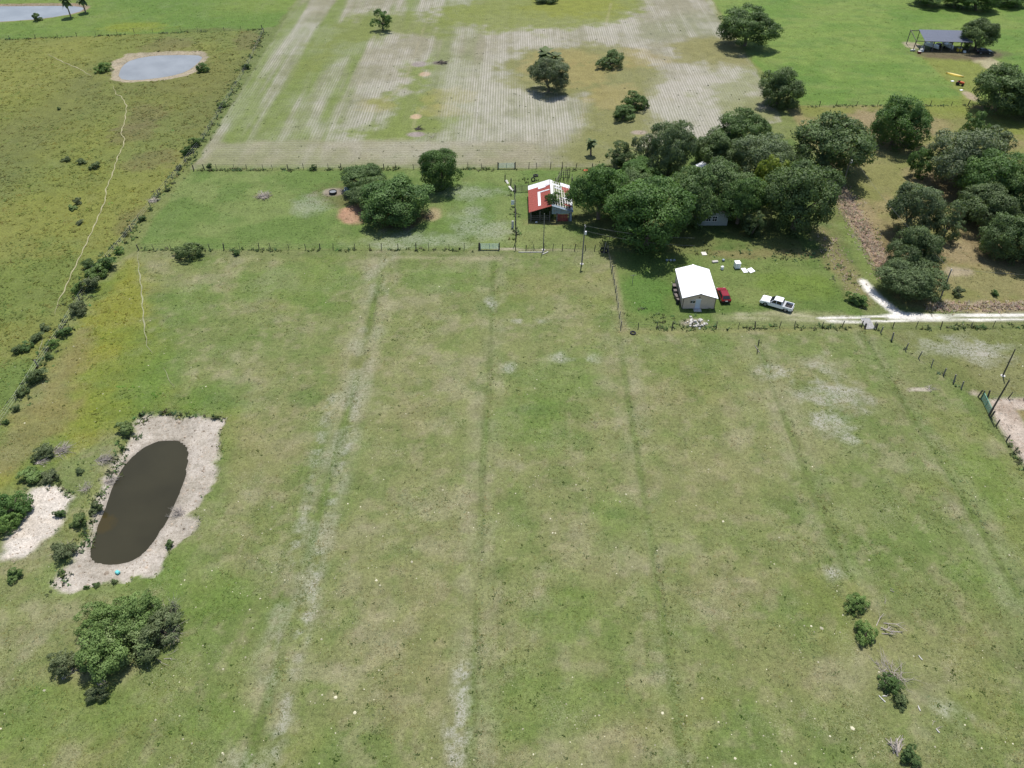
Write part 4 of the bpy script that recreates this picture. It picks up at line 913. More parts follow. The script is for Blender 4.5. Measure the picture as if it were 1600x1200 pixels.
# planks and boards by the corral
def board(px, py, d, ang, label, name='loose_board', mat='plank', z=.05, tilt=0, cat='board'):
    X, Y, Z = G3(px, py); o = MB().box((0, 0, d[2] / 2), d).build(name, M[mat], None, min(d) * .2); o.location = (X, Y, Z + z); o.rotation_euler = (tilt, 0, ang); tag(o, label, cat); return o
board(793, 286, (.5, 1.6, .08), .5, 'pale board leaning at the top of the corral fence', tilt=.5)
board(800, 297, (.5, 2.6, .08), .6, 'long white board along the bend of the corral fence', tilt=.3)
board(801, 322, (.7, .06, 1.1), .1, 'white square sign board on the corral fence', 'sign_board', 'white_paint', .3)
board(801, 356, (.5, .3, 1.7), .0, 'upright pale ladder frame beside the corral fence', 'ladder_frame', 'plank', .0)
board(852, 396, (1.6, .16, .14), .7, 'broken pale plank under the fence pole', mat='plank')
board(830, 394.5, (5.2, .14, .12), .0, 'long pale plank lying along the fence foot', mat='plank')
board(838, 348, (.4, .3, .2), .3, 'white scrap lying before the barn door', 'scrap', 'white_paint')
board(1100, 396.5, (1.0, 1.2, .05), .1, 'pale pinkish sheet lying on grass behind the metal shed', 'flat_sheet', 'plank', cat='sheet')
board(1163, 423, (.9, 1.6, .06), .15, 'white sheet lying flat beside the white cabinet', 'flat_sheet', 'white_paint', .06, cat='sheet')
board(1173, 423.5, (1.3, 1.2, .06), .55, 'white tilted sheet overlapping the flat white one', 'flat_sheet', 'white_paint', .16, .2, cat='sheet')
board(1117, 410, (1.2, .6, .25), .2, 'grey scrap lying behind the metal shed', 'scrap', 'concrete')
board(1130, 408, (.5, .5, .35), .4, 'bluish tub in the weeds behind the shed', 'tub', 'blue_tin', cat='tub')
board(183, 893, (.62, .45, .34), -.5, 'teal plastic crate on the south pond bank', 'crate', 'teal_plastic', .02, cat='crate')
for px in (1042, 1048, 1053): board(px, 408, (.5, .4, .35), .3, 'bluish scrap item lying in the shade of the broad oak', 'scrap', 'blue_tin')['group'] = 'bluish scraps in the oak shade'
board(1128, 421, (.55, .5, .75), .2, 'small white drum shaped bin beside the shed corner', 'bin', 'white_paint', .0, cat='bin')
X, Y, Z = G3(1151, 418); o = empty('white_cabinet', (X, Y, Z), .1, 'white upright box cabinet standing on the yard grass', 'cabinet')
MB().box((0, 0, .62), (1.05, 1.1, 1.15)).build('body', M['white_paint'], o, .04); MB().box((0, 0, 1.23), (1.1, 1.15, .07)).build('lid', M['white_paint'], o, .02); MB().box((0, -.57, .95), (.3, .03, .05)).build('handle', M['steel'], o)
# clothesline posts
for k, (px, py, lb) in enumerate(((988, 443, 'thin grey clothesline post with a crossbar in the yard grass'),)):
    X, Y, Z = G3(px, py); o = empty('clothesline_post', (X, Y, Z), .2, lb, 'post'); MB().tube([(0, 0, -.2), (0, 0, 2.0)], .05, 6).build('post', M['greypost'], o); MB().tube([(-.6, 0, 1.9), (.6, 0, 1.9)], .035, 6).build('crossbar', M['greypost'], o)
# tyres
def tyre(px, py, R, label, tilt=(0, 0, 0), mat='rubber', z=0, name='old_tyre', group=None):
    X, Y, Z = G3(px, py); pr = [(R + R * .34 * math.cos(a), R * .3 * math.sin(a)) for a in [k * math.pi / 4 for k in range(8)]]
    o = MB().lathe(pr, 20, close=True).build(name, M[mat], None, smooth=True); o.location = (X, Y, Z + z + R * .3); o.rotation_euler = tilt; tag(o, label, 'tyre', group)
tyre(989, 521, .42, 'black tyre lying in the pasture near the yard fence corner')
tyre(837, 275, .48, 'black tyre lying flat behind the barn corral')
tyre(833, 283.5, .42, 'black tyre leaning in the weeds behind the barn', (1.2, 0, .4), z=.35)
tyre(915, 267, .36, 'rusty orange ring lying by the back fence', mat='orange_paint')
tyre(941, 394, .42, 'black tyre leaning against the fence end post', (1.35, .2, .3), z=.4, group='tyres at the fence end')
tyre(946, 394.5, .42, 'black tyre leaning against the fence end post', (1.35, -.2, -.5), z=.4, group='tyres at the fence end')
# water trough
X, Y, Z = G3(520.5, 302); o = empty('water_trough', (X, Y, Z), 0, 'round black water trough on a worn pale patch', 'trough')
MB().lathe([(.0, .02), (.85, .0), (.9, .55), (.8, .55), (.76, .1)], 22).build('tub', M['rubber'], o, smooth=False); MB().lathe([(.0, .40), (.78, .40)], 22).build('water', M['pond_grey'], o)
# small shelter
X, Y, Z = G3(546, 306); o = empty('small_shelter', (X, Y, Z), .1, 'small dark shelter with a pale blue roof under the paddock tree', 'shelter')
for a in (-1, 1):
    for b in (-1, 1): MB().box((a * .8, b * .55, .8), (.1, .1, 1.6)).build('leg', M['barn_wood'], o)
MB().box((0, .2, .75), (1.5, .7, 1.0)).build('box', M['barn_wood'], o); MB().box((0, 0, 1.68), (1.9, 1.5, .08), rx=.12).build('roof', M['blue_tin'], o)

# ------------------------------------------------------------------ UTILITY POLES
def pole(base, ht, lean, label, extras=(), rad=.14, name='utility_pole', mat='greypost'):
    X, Y, Z = G3(*base); o = empty(name, (X, Y, Z), 0, label, 'pole')
    tp = (lean[0], lean[1], ht); MB().tube([(0, 0, -.4), (lean[0] * .5, lean[1] * .5, ht * .5), tp], [rad, rad * .85, rad * .7], 9).build('pole', M[mat], o)
    if 'can' in extras:
        MB().lathe([(0, 0), (.2, 0), (.22, .1), (.22, .62), (.16, .72), (0, .72)], 12, (.32, -.1, ht - 1.9)).build('transformer', M['pale_tin'], o)
    if 'arm' in extras:
        MB().box((lean[0] * .97, lean[1] * .97 - .16, ht - .3), (1.2, .1, .12)).build('crossarm', M['post'], o)
    if 'ins' in extras:
        for q in (-.12, .35): MB().lathe([(0, 0), (.06, .02), (.07, .12), (0, .16)], 8, (tp[0] + (.16 if q > 0 else 0), tp[1], ht - (q if q > 0 else 0))).build('insulator', M['white_paint'], o)
    if 'ground' in extras: MB().lathe([(0, .06), (.35, .05), (.4, 0)], 10).build('base_pad', M['concrete'], o)
    return Vector((X + tp[0], Y + tp[1], Z + ht))
pA = pole((909, 412), 8.6, (.1, 0), 'tall utility pole in the pasture by the broad oak carrying two wires', ('can', 'ins', 'ground'), .15)
pB = pole((1469, 467), 6.4, (-.2, .2), 'leaning utility pole on the verge above the limestone road', ('ins',), .15)
pC = pole((1567, 587), 5.6, (-.3, .1), 'slim dark pole in the corner paddock', ('ground',), .13, mat='post')
pD = pole((1545, 649), 7.3, (.2, .1), 'tall dark pole at the green gate of the sandy lane', (), .15, mat='post')
pE = pole((849, 390), 8.2, (0, .0), 'thin pole at the fence in front of the red barn', ('ground',), .10)
pF = pole((806, 377), 7.5, (0, 0), 'thin dark pole at the foot of the corral fence', (), .10, mat='post')
pG_ = pole((1316, 292), 7.8, (0, 0), 'utility pole with crossarm beside the very broad oak', ('can', 'ins', 'arm'), .15)
pH = pole((943, 396), 2.6, (.35, .1), 'short leaning post between the two tyres', (), .1, 'leaning_post')
def cable(a, b, sag, label, r=.016):
    pts = [a.lerp(b, t / 16) - Vector((0, 0, sag * 4 * (t / 16) * (1 - t / 16))) for t in range(17)]
    tag(MB().tube(pts, r, 4, False).build('power_cable', M['wire']), label, 'cable')
hs_ = Vector((*G(1085, 372, 4.5), 4.5)); hs2 = Vector((*G(1085, 384, 3.6), 3.6))
cable(pA, hs_, .6, 'upper cable from the pasture pole into the grove'); cable(pA - Vector((0, 0, 1.1)), hs2, .7, 'lower cable from the pasture pole into the grove')
cable(pG_, pB, 1.2, 'cable from the crossarm pole to the verge pole'); cable(pG_ - Vector((0, 0, .4)), Vector((*G(1341, 274), .1)), .0, 'guy wire anchoring the crossarm pole')
cable(pA - Vector((0, 0, .6)), Vector((*G(897, 410), .1)), 0, 'guy wire anchoring the pasture pole')
cable(pB, Vector((*G(1501, 468), .1)), 0, 'guy wire anchoring the verge pole')
cable(pB, Vector((*G(2100, 440, 6.4), 6.4)), 1.0, 'cable leaving the verge pole along the road')

# ------------------------------------------------------------------ BUILDINGS
def ribbed(L, Wd, th=.02, ribs=3):
    """roof sheet along x (L) and y (Wd) with raised ribs"""
    mb = MB(); n = ribs; V = []; F = []; prof = []
    for k in range(n):
        y0 = Wd * k / n; y1 = Wd * (k + 1) / n; prof += [(y0, 0), (y0 + (y1 - y0) * .7, 0), (y0 + (y1 - y0) * .78, .035), (y0 + (y1 - y0) * .92, .035)]
    prof.append((Wd, 0)); m = len(prof)
    for xx in (0, L): V += [(xx, p, z) for p, z in prof]
    for xx in (0, L): V += [(xx, p, z - th) for p, z in prof]
    for i in range(m - 1): F += [(i, m + i, m + i + 1, i + 1), (2 * m + i, 2 * m + i + 1, 3 * m + i + 1, 3 * m + i)]
    for i in range(m - 1): F += [(i, i + 1, 2 * m + i + 1, 2 * m + i), (m + i, 3 * m + i, 3 * m + i + 1, m + i + 1)]
    F += [(0, 2 * m, 3 * m, m), (m - 1, 2 * m - 1, 4 * m - 1, 3 * m - 1)]
    return mb.add(V, F).mesh('roof_panel')
def slope_panels(o, side, hw, y0, y1, zr, ze, pw, matf, over=.3, name='roof_panel', gap=0.006, skip=()):
    """panels of one roof slope: ridge at x=0, eave at x=side*hw"""
    run = hw + over; drop = (zr - ze) * run / hw; L = math.hypot(run, drop); n = max(1, round((y1 - y0) / pw)); pw = (y1 - y0) / n
    me = ribbed(L, pw - gap); an = math.atan2(drop, run)
    for k in range(n):
        if k in skip: continue
        if side > 0: link(name, me, matf(k), o, (.01, y0 + k * pw, zr + .05), (0, an, 0))
        else: link(name, me, matf(k), o, (-.01, y0 + (k + 1) * pw, zr + .05), (0, an, math.pi))
# --- white roofed metal shed
Wd, Ln, EV, RG = 5.9, 9.0, 2.55, 3.45
cx = (31.3 + 37.2) / 2; o = empty('metal_shed', (cx + .05, 116.7, 0), math.radians(-1.0), 'tan metal shed with a brilliant white gable roof', 'shed')
hw = Wd / 2
for s in (-1, 1):
    mb = MB(); mb.box((s * (hw - .05), Ln / 2, EV / 2), (.1, Ln, EV))
    for k in range(1, 18): mb.box((s * (hw + .012), Ln * k / 18, EV / 2), (.03, .05, EV - .1))
    mb.build('side_wall', M['tan_wall'], o)
for yy, nm in ((0, 'front_wall'), (Ln, 'back_wall')):
    mb = MB(); mb.prism([(-hw, 0), (hw, 0), (hw, EV), (0, RG - .02), (-hw, EV)], yy - .05, yy + .05); w_ = mb.build(nm, M['tan_wall'], o)
    mb = MB()
    for k in range(1, 14):
        xx = -hw + Wd * k / 14; zt = EV + (RG - EV) * (1 - abs(xx) / hw) - .06
        if yy == 0 and (-.65 < xx < .3): mb.box((xx, yy - .062, (2.2 + zt) / 2), (.05, .03, zt - 2.2)); continue
        if yy == 0 and (-1.6 < xx < -.8): continue
        mb.box((xx, yy - .062 if yy == 0 else yy + .062, zt / 2), (.05, .03, zt - .04))
    mb.build('siding_rib', M['tan_wall'], o)
for s in (-1, 1):
    slope_panels(o, s, hw, -.35, Ln + .35, RG, EV, .95, lambda k: M['white_roof'])
    MB().box((s * (hw + .30), Ln / 2, EV - .12), (.05, Ln + .6, .13)).build('eave_trim', M['brown_trim'], o)
    MB().box((s * (hw - .02), -.075, EV / 2), (.12, .05, EV)).build('corner_trim', M['brown_trim'], o)
    an = math.atan2(RG - EV, hw); MB().box((s * hw / 2, -.33, (RG + EV) / 2 - .04), (math.hypot(hw + .2, RG - EV), .05, .14), ry=s * an).build('gable_trim', M['brown_trim'], o)
MB().box((0, Ln / 2, RG + .1), (.4, Ln + .68, .03)).build('ridge_cap', M['white_roof'], o)
d = MB().box((-.2, -.085, 1.03), (.92, .06, 2.02)).build('door', M['door_white'], o, .01); MB().box((.16, -.13, 1.0), (.06, .05, .12)).build('handle', M['steel'], d)
MB().box((-.2, -.075, 2.1), (1.1, .05, .1)).build('door_head', M['white_paint'], o)
wn = MB().box((-1.2, -.075, 1.55), (.8, .05, .5)).build('window', M['glass'], o); MB().box((-1.2, -.112, 1.55), (.04, .02, .5)).box((-1.2, -.112, 1.28), (.86, .02, .05)).box((-1.2, -.112, 1.82), (.86, .02, .05)).build('frame', M['white_paint'], wn)
MB().box((-.1, -.09, 2.55), (.3, .06, .22)).build('vent', M['brown_trim'], o)
MB().box((-.2, -.6, .05), (1.4, .9, .12)).build('step', M['concrete'], o)
# stored things along the west wall
for k, (yy, d_, mt, lb) in enumerate(((6.0, (.6, .9, 1.1), 'rubber', 'dark barrel stack against the shed wall'), (4.6, (.6, .7, .9), 'barn_wood', 'brown crate against the west shed wall'), (3.2, (.5, 1.1, .7), 'brown_trim', 'low dark box against the west shed wall'), (1.6, (.4, .6, 1.0), 'rubber', 'dark drum near the front corner of the shed'))):
    q = empty('stored_crate', (cx - hw - .55, 116.7 + yy, hz(cx - hw - .6, 116.7 + yy)), .1 * k, lb, 'crate')
    MB().box((0, 0, d_[2] / 2), d_).build('body', M[mt], q, .05); MB().box((0, 0, d_[2] + .03), (d_[0] * 1.06, d_[1] * 1.06, .06)).build('lid', M['barn_wood'], q, .01)

# --- old red barn with a half stripped roof
bx0 = 3.9; BW = 8.95; BD = 11.4; EV = 2.25; RG = 3.75; hw = BW / 2
o = empty('old_barn', (bx0 + hw, 148.5, 0), 0, 'old barn with rusty red and white tin roof, half stripped', 'barn')
for s in (-1, 1):
    for k in range(6): MB().box((s * (hw - .1), BD * k / 5, EV / 2 - .1), (.16, .16, EV + .1)).build('post', M['barn_wood'], o)
    for k in range(7): MB().box((s * (hw - .02), BD / 2, .2 + k * .32), (.04, BD, .24)).build('wall_board', M['barn_wood'], o)
for k in range(12):
    yy = BD * k / 11
    for s in (-1, 1):
        an = math.atan2(RG - EV, hw); L = math.hypot(hw, RG - EV)
        MB().box((s * hw / 2, yy, (RG + EV) / 2 - .06), (L, .09, .12), ry=s * an).build('rafter', M['plank' if s > 0 else 'barn_wood'], o)
for k in range(8):
    t = (k + .5) / 8; MB().box((hw * t, BD / 2, RG - (RG - EV) * t + .03), (.12, BD, .05)).build('purlin', M['plank'], o)
MB().box((0, BD / 2, RG + .02), (.12, BD + .2, .14)).build('ridge_beam', M['barn_wood'], o)
# left slope: rusty sheets, with pale ones along the back and one pale strip
def lroof(k): return M['pale_tin'] if k >= 10 else M['red_roof']
slope_panels(o, -1, hw, -.3, BD + .3, RG, EV, 1.0, lroof, .3)
an = math.atan2(RG - EV, hw)
def patch_panel(side, u0, u1, y0, y1, mat, lift=.11, name='patch_sheet', tw=0.0):
    """loose sheet on a slope: u = distance from the ridge line measured in plan"""
    L = (u1 - u0) / math.cos(an); me = ribbed(L, y1 - y0); zz = RG - (RG - EV) * u0 / hw + lift
    if side > 0: link(name, me, M[mat], o, (u0, y0, zz), (0, an, tw))
    else: link(name, me, M[mat], o, (-u0, y1, zz), (0, an, math.pi + tw))
patch_panel(-1, 2.2, 2.75, 1.2, 7.4, 'pale_tin'); patch_panel(-1, .2, 2.3, 6.8, 7.3, 'pale_tin', .13); patch_panel(-1, .1, 1.3, 9.3, 9.7, 'pale_tin', .14, tw=.35); patch_panel(-1, 1.0, 2.6, 8.6, 9.6, 'pale_tin', .12)
# right slope: mostly bare rafters, loose sheets left
for u0, u1, y0, y1, mt in ((2.4, 4.6, 10.2, 11.7, 'pale_tin'), (.05, 2.2, 9.6, 10.3, 'pale_tin'), (2.7, 4.6, 8.6, 10.1, 'red_roof'), (3.0, 4.6, 7.6, 8.5, 'red_roof'), (.05, .6, 2.0, 11.6, 'pale_tin'), (1.0, 2.6, 8.4, 8.9, 'pale_tin'), (3.1, 4.6, 6.6, 7.2, 'red_roof'), (2.8, 4.65, 4.6, 5.2, 'pale_tin'), (3.0, 4.65, 3.2, 3.7, 'pale_tin'), (2.9, 4.65, 1.8, 2.4, 'red_roof'), (.1, 4.7, -.3, .5, 'blue_tin'), (4.2, 4.7, 0.5, 8.0, 'pale_tin')): patch_panel(1, u0, u1, y0, y1, mt, .06 + .02 * random.random())
# front: dark open bay, tin gable and faded red door
for k in range(9):
    xx = .35 + k * .47; zt = EV + (RG - EV) * (1 - xx / hw) - .12; MB().box((xx, -.08, (1.75 + zt) / 2), (.44, .05, zt - 1.75)).build('gable_sheet', M['blue_tin'], o)
for k in range(6): MB().box((1.55 + k * .37, -.07, .85), (.35, .06, 1.66)).build('door_board', M['barn_red'], o)
for xx in (1.25, 3.85): MB().box((xx, -.06, 1.0), (.3, .1, 2.0)).build('door_post', M['barn_wood'], o)
for k in range(2): MB().box((4.1 + k * .2, -.075, .95), (.18, .06, 1.85)).build('wall_sheet', M['blue_tin'], o)
for k in range(3): MB().box((-2.4, -.06, .5 + k * .4), (3.8, .06, .1)).build('rail', M['barn_wood'], o)
for xx in (-4.3, -2.4, -.3): MB().box((xx, -.02, 1.2), (.18, .18, 2.4)).build('post', M['barn_wood'], o)
MB().box((-2.2, BD - .1, 1.1), (4.4, .06, 2.2)).build('back_wall', M['barn_wood'], o)

# --- house under the oaks
X, Y = G(1112, 352); o = empty('old_house', (X, Y, 0), 0, 'pale walled house with brown gable roof half hidden under oaks', 'house')
HW, HD, EV, RG = 6.4, 11, 2.7, 4.4; hw = HW / 2
for s in (-1, 1): MB().box((s * (hw - .1), HD / 2, EV / 2), (.2, HD - .24, EV)).build('side_wall', M['house_wall'], o)
for yy, nm in ((0, 'gable_wall'), (HD, 'gable_wall')): MB().prism([(-hw, 0), (hw, 0), (hw, EV), (0, RG - .05), (-hw, EV)], yy - .1, yy + .1).build(nm, M['house_wall'], o)
for s in (-1, 1):
    an = math.atan2(RG - EV, hw); L = math.hypot(hw + .5, (RG - EV) * (hw + .5) / hw)
    MB().box((s * (hw + .5) / 2, HD / 2, RG + .08 - (RG - EV) * (hw + .5) / hw / 2), (L, HD + .9, .12), ry=s * an).build('roof_slope', M['shingle'], o)
    MB().box((s * (hw + .5) / 2, -.5, RG - .02 - (RG - EV) * (hw + .5) / hw / 2), (L, .06, .2), ry=s * an).build('barge_board', M['greypost'], o)
for xx in (-.95, .35):
    wn = MB().box((xx, -.12, 1.65), (.95, .06, 1.15)).build('window', M['glass'], o); mb = MB()
    for q in (-.5, 0, .5): mb.box((xx + q, -.16, 1.65), (.06, .03, 1.25))
    for q in (-.6, 0, .6): mb.box((xx, -.185, 1.65 + q), (1.06, .02, .06))
    mb.build('frame', M['white_paint'], wn)
MB().box((0, -.12, 3.3), (.7, .05, .4)).build('vent', M['brown_trim'], o)
ch = MB().box((.9, 6, 4.7), (.6, .6, 1.5)).build('chimney', M['barn_red'], o)
# small white roofed outbuilding glimpsed through the grove
X, Y = G(1098, 276); o = empty('outbuilding', (X, Y, 0), .1, 'small outbuilding with white metal roof glimpsed through the grove', 'shed')
MB().box((0, 0, 1.1), (3.0, 3.0, 2.2)).build('wall', M['house_wall'], o)
for s in (-1, 1): slope_panels(o, s, 1.5, -1.7, 1.7, 3.0, 2.25, .85, lambda k: M['white_roof'], .2)

# --- far pole barn
x0, x1, yf, yb = 129.8, 144.6, 254.0, 261.4; o = empty('pole_barn', ((x0 + x1) / 2, yf, 0), math.radians(-4), 'open pole barn with a slate blue metal roof', 'barn'); hl = (x1 - x0) / 2; dp = yb - yf
slope = math.atan2(1.25, dp); L = math.hypot(dp, 1.25); me = ribbed(L, .98)
for k in range(15):   # panels run down the slope towards the open front
    link('roof_panel', me, M['slate_roof'], o, (-hl + k * .987 + .98, 0, 3.05), (0, -slope, math.pi / 2))
for k in range(6):
    xx = -hl + .3 + k * (2 * hl - .6) / 5
    for yy, zt in ((.35, 3.0), (dp - .35, 4.1)): MB().box((xx, yy, zt / 2), (.18, .18, zt)).build('post', M['barn_wood'], o)
for yy, zz in ((.35, 2.94), (dp - .35, 4.05)): MB().box((0, yy - .12, zz), (2 * hl, .08, .2)).build('beam', M['barn_wood'], o)
# unroofed bay
for yy, zt in ((.35, 3.0), (dp - .35, 4.1)): MB().box((-hl - 2.6, yy, zt / 2), (.2, .2, zt)).build('post', M['barn_wood'], o); MB().box((-hl - 1.3, yy + .13, zt - .1), (2.7, .1, .22)).build('beam', M['barn_wood'], o)
MB().box((-hl - 2.6, dp / 2, 3.6), (.12, dp, .2), rx=slope).build('beam', M['barn_wood'], o)
def boat(X, Y, rz, L, label, mat):
    o = empty('boat', (X, Y, .0), rz, label, 'boat'); secs = []; n = 7
    V = []; F = []
    for i in range(n):
        t = i / (n - 1); wd = .95 * (1 - max(0, (t - .45) / .55) ** 2.2) + .02; xx = -L / 2 + L * t; k = .35 + .25 * max(0, t - .5)
        V += [(xx, -wd, 1.25 + k * .3), (xx, -wd * .75, .7), (xx, 0, .55 + .2 * t ** 3), (xx, wd * .75, .7), (xx, wd, 1.25 + k * .3)]
        if i: F += [(5 * i - 5 + j, 5 * i + j, 5 * i + j + 1, 5 * i - 4 + j) for j in range(4)]
    F += [(0, 1, 2, 3, 4)]
    F += [(5 * i + 4, 5 * i + 9, 5 * i + 5, 5 * i) for i in range(n - 1)]
    MB().add(V, F).build('hull', M[mat], o); MB().box((.2, 0, 1.65), (.9, .9, .6), taper=.7).build('console', M['boat_white'], o, .05); MB().box((.45, 0, 2.05), (.06, .8, .35), ry=.3).build('windscreen', M['glass'], o)
    MB().box((-L / 2 - .2, 0, 1.4), (.35, .4, .8)).build('outboard_motor', M['rubber'], o, .05)
    for s in (-1, 1): MB().tube([(-.8, s * .75, .33), (-.8, s * .95, .33)], .33, 14).build('trailer_wheel', M['rubber'], o)
    MB().box((0, 0, .45), (L * 1.1, .12, .12)).box((-.8, 0, .36), (.1, 1.5, .1)).build('trailer_frame', M['steel'], o)
boat(133.6, 257.2, 2.2, 5.2, 'white and blue boat on a trailer under the pole barn', 'boat_white')
boat(139.0, 256.8, -1.35, 4.6, 'small pale boat with its bow towards the open front of the pole barn', 'boat_white')
def junk(X, Y, d_, mat, label, name='storage_box', cat='box'):
    q = empty(name, (X, Y, 0), random.uniform(-.4, .4), label, cat); MB().box((0, 0, d_[2] / 2 + .02), d_).build('body', M[mat], q, .05); MB().box((0, 0, d_[2] + .05), (d_[0] * .9, d_[1] * .9, .08)).build('lid', M['plank'], q, .01)
junk(128.2, 252.6, (1.0, .8, .6), 'barn_red', 'red box in the unroofed bay of the pole barn'); junk(129.4, 254.0, (1.2, .8, .8), 'pale_tin', 'pale metal chest in the pole barn bay'); junk(130.5, 256, (1.0, 1.0, 1.0), 'plank', 'pale wooden crate in the pole barn'); junk(136.4, 258.0, (1.4, 1.2, 1.2), 'rubber', 'dark covered stack between the boats'); junk(141.6, 254.6, (1.4, .9, .9), 'yellow_plastic', 'yellow bin under the pole barn'); junk(142.8, 253.4, (.8, .8, .5), 'boat_white', 'white tub at the end of the pole barn'); junk(127.0, 254.8, (1.6, .6, .4), 'plank', 'pale timber stack beside the pole barn bay')

# ------------------------------------------------------------------ VEHICLES (local +x is forward)
def wheels(o, xs_, yw, R, wd):
    for xx in xs_:
        for s in (-1, 1):
            q = link('wheel', MB().tube([(xx, s * (yw - wd), R), (xx, s * yw, R)], R, 18).mesh('tyre'), M['rubber'], o)
            MB().tube([(xx, s * (yw - .02), R), (xx, s * (yw + .015), R)], R * .58, 14).build('rim', M['steel'], q)
def pickup(X, Y, rz, label):
    o = empty('pickup_truck', (X, Y, hz(X, Y)), rz, label, 'truck'); wm = M['white_car']; yw = 1.0
    # lower body with wheel arches
    def arch(c, r): return [(c + r * math.cos(a), .42 + r * math.sin(a)) for a in [math.pi * k / 8 for k in range(9)]]
    prof = [(-2.92, .5)] + [(-2.92, .98), (-2.90, 1.06), (2.0, 1.06), (2.72, 1.00), (2.88, .9), (2.90, .5)] + [(2.3, .42)] + [(x_, max(z_, .42)) for x_, z_ in arch(1.85, .47)] + [(x_, max(z_, .42)) for x_, z_ in arch(-1.85, .47)] + [(-2.4, .42)]
    for s in (-1, 1): MB().prism(prof, s * .98 - .03 * s, s * 1.0 if s > 0 else s * 1.0).build('side_panel', wm, o)
    MB().prism([(1.0, .6), (2.86, .55), (2.87, .92), (2.70, 1.04), (1.95, 1.13), (1.0, 1.14)], -.94, .94).build('hood', wm, o, .04)
    MB().prism([(-1.15, .5), (1.1, .5), (1.1, 1.1), (-1.15, 1.1)], -.94, .94).build('cab_base', wm, o, .02)
    # cab greenhouse: tapered
    V = []; 
    for s, yb_, yt in ((-1, -.94, -.74), (1, .94, .74)): V += [(1.25, yb_, 1.08), (.45, yt, 1.78), (-.95, yt, 1.80), (-1.15, yb_, 1.08)]
    MB().add(V, [(0, 1, 2, 3), (7, 6, 5, 4), (0, 4, 5, 1), (1, 5, 6, 2), (2, 6, 7, 3), (3, 7, 4, 0)]).build('cab', wm, o, .05)
    MB().add([(1.235, -.82, 1.15), (.57, -.68, 1.725), (.57, .68, 1.725), (1.235, .82, 1.15)], [(0, 3, 2, 1)]).build('windshield', M['glass'], o, loc=(.02, 0, .012))
    MB().add([(-1.155, -.8, 1.2), (-.995, -.66, 1.70), (-.995, .66, 1.70), (-1.155, .8, 1.2)], [(0, 1, 2, 3)]).build('rear_window', M['glass'], o, loc=(-.012, 0, 0))
    for s in (-1, 1):
        for xa, xb, xc, xd in ((1.02, .48, .05, .05), (-.05, -.05, -.86, -.98)):
            q = [(xa, s * .935, 1.14), (xb, s * .775, 1.70), (xc, s * .775, 1.70), (xd, s * .935, 1.14)]
            MB().add(q, [(0, 1, 2, 3) if s > 0 else (3, 2, 1, 0)]).build('side_window', M['glass'], o, loc=(0, s * .014, .003))
        MB().box((.98, s * 1.1, 1.18), (.12, .18, .16)).build('mirror', M['rubber'], o, .02)
        MB().box((2.83, s * .78, .82), (.1, .3, .2)).build('headlight', M['lamp_clear'], o, .02); MB().box((-2.9, s * .88, .86), (.06, .14, .3)).build('tail_light', M['lamp_red'], o)
        MB().box((-2.05, s * .93, .86), (1.72, .09, .42)).build('bed_side', wm, o, .02)
        for xx in (.1, -.85): MB().box((xx - .1, s * 1.005, 1.0), (.16, .02, .03)).build('door_handle', M['rubber'], o)
    MB().box((-2.0, 0, .62), (1.7, 1.76, .06)).build('bed_floor', M['rubber'], o); MB().box((-2.88, 0, .84), (.07, 1.76, .46)).build('tailgate', wm, o, .02); MB().box((-1.38, 0, .98), (.36, 1.78, .26)).build('tool_box', M['steel'], o, .02)
    MB().box((2.92, 0, .55), (.14, 1.9, .22)).build('front_bumper', M['steel'], o, .04); MB().box((-2.97, 0, .52), (.14, 1.8, .18)).build('rear_bumper', M['steel'], o, .04); MB().box((2.885, 0, .8), (.05, 1.1, .26)).build('grille', M['rubber'], o)
    wheels(o, (1.85, -1.85), .97, .40, .26)
pickup(48.9, 117.4, math.radians(150.5), 'white crew cab pickup truck parked on the yard grass')
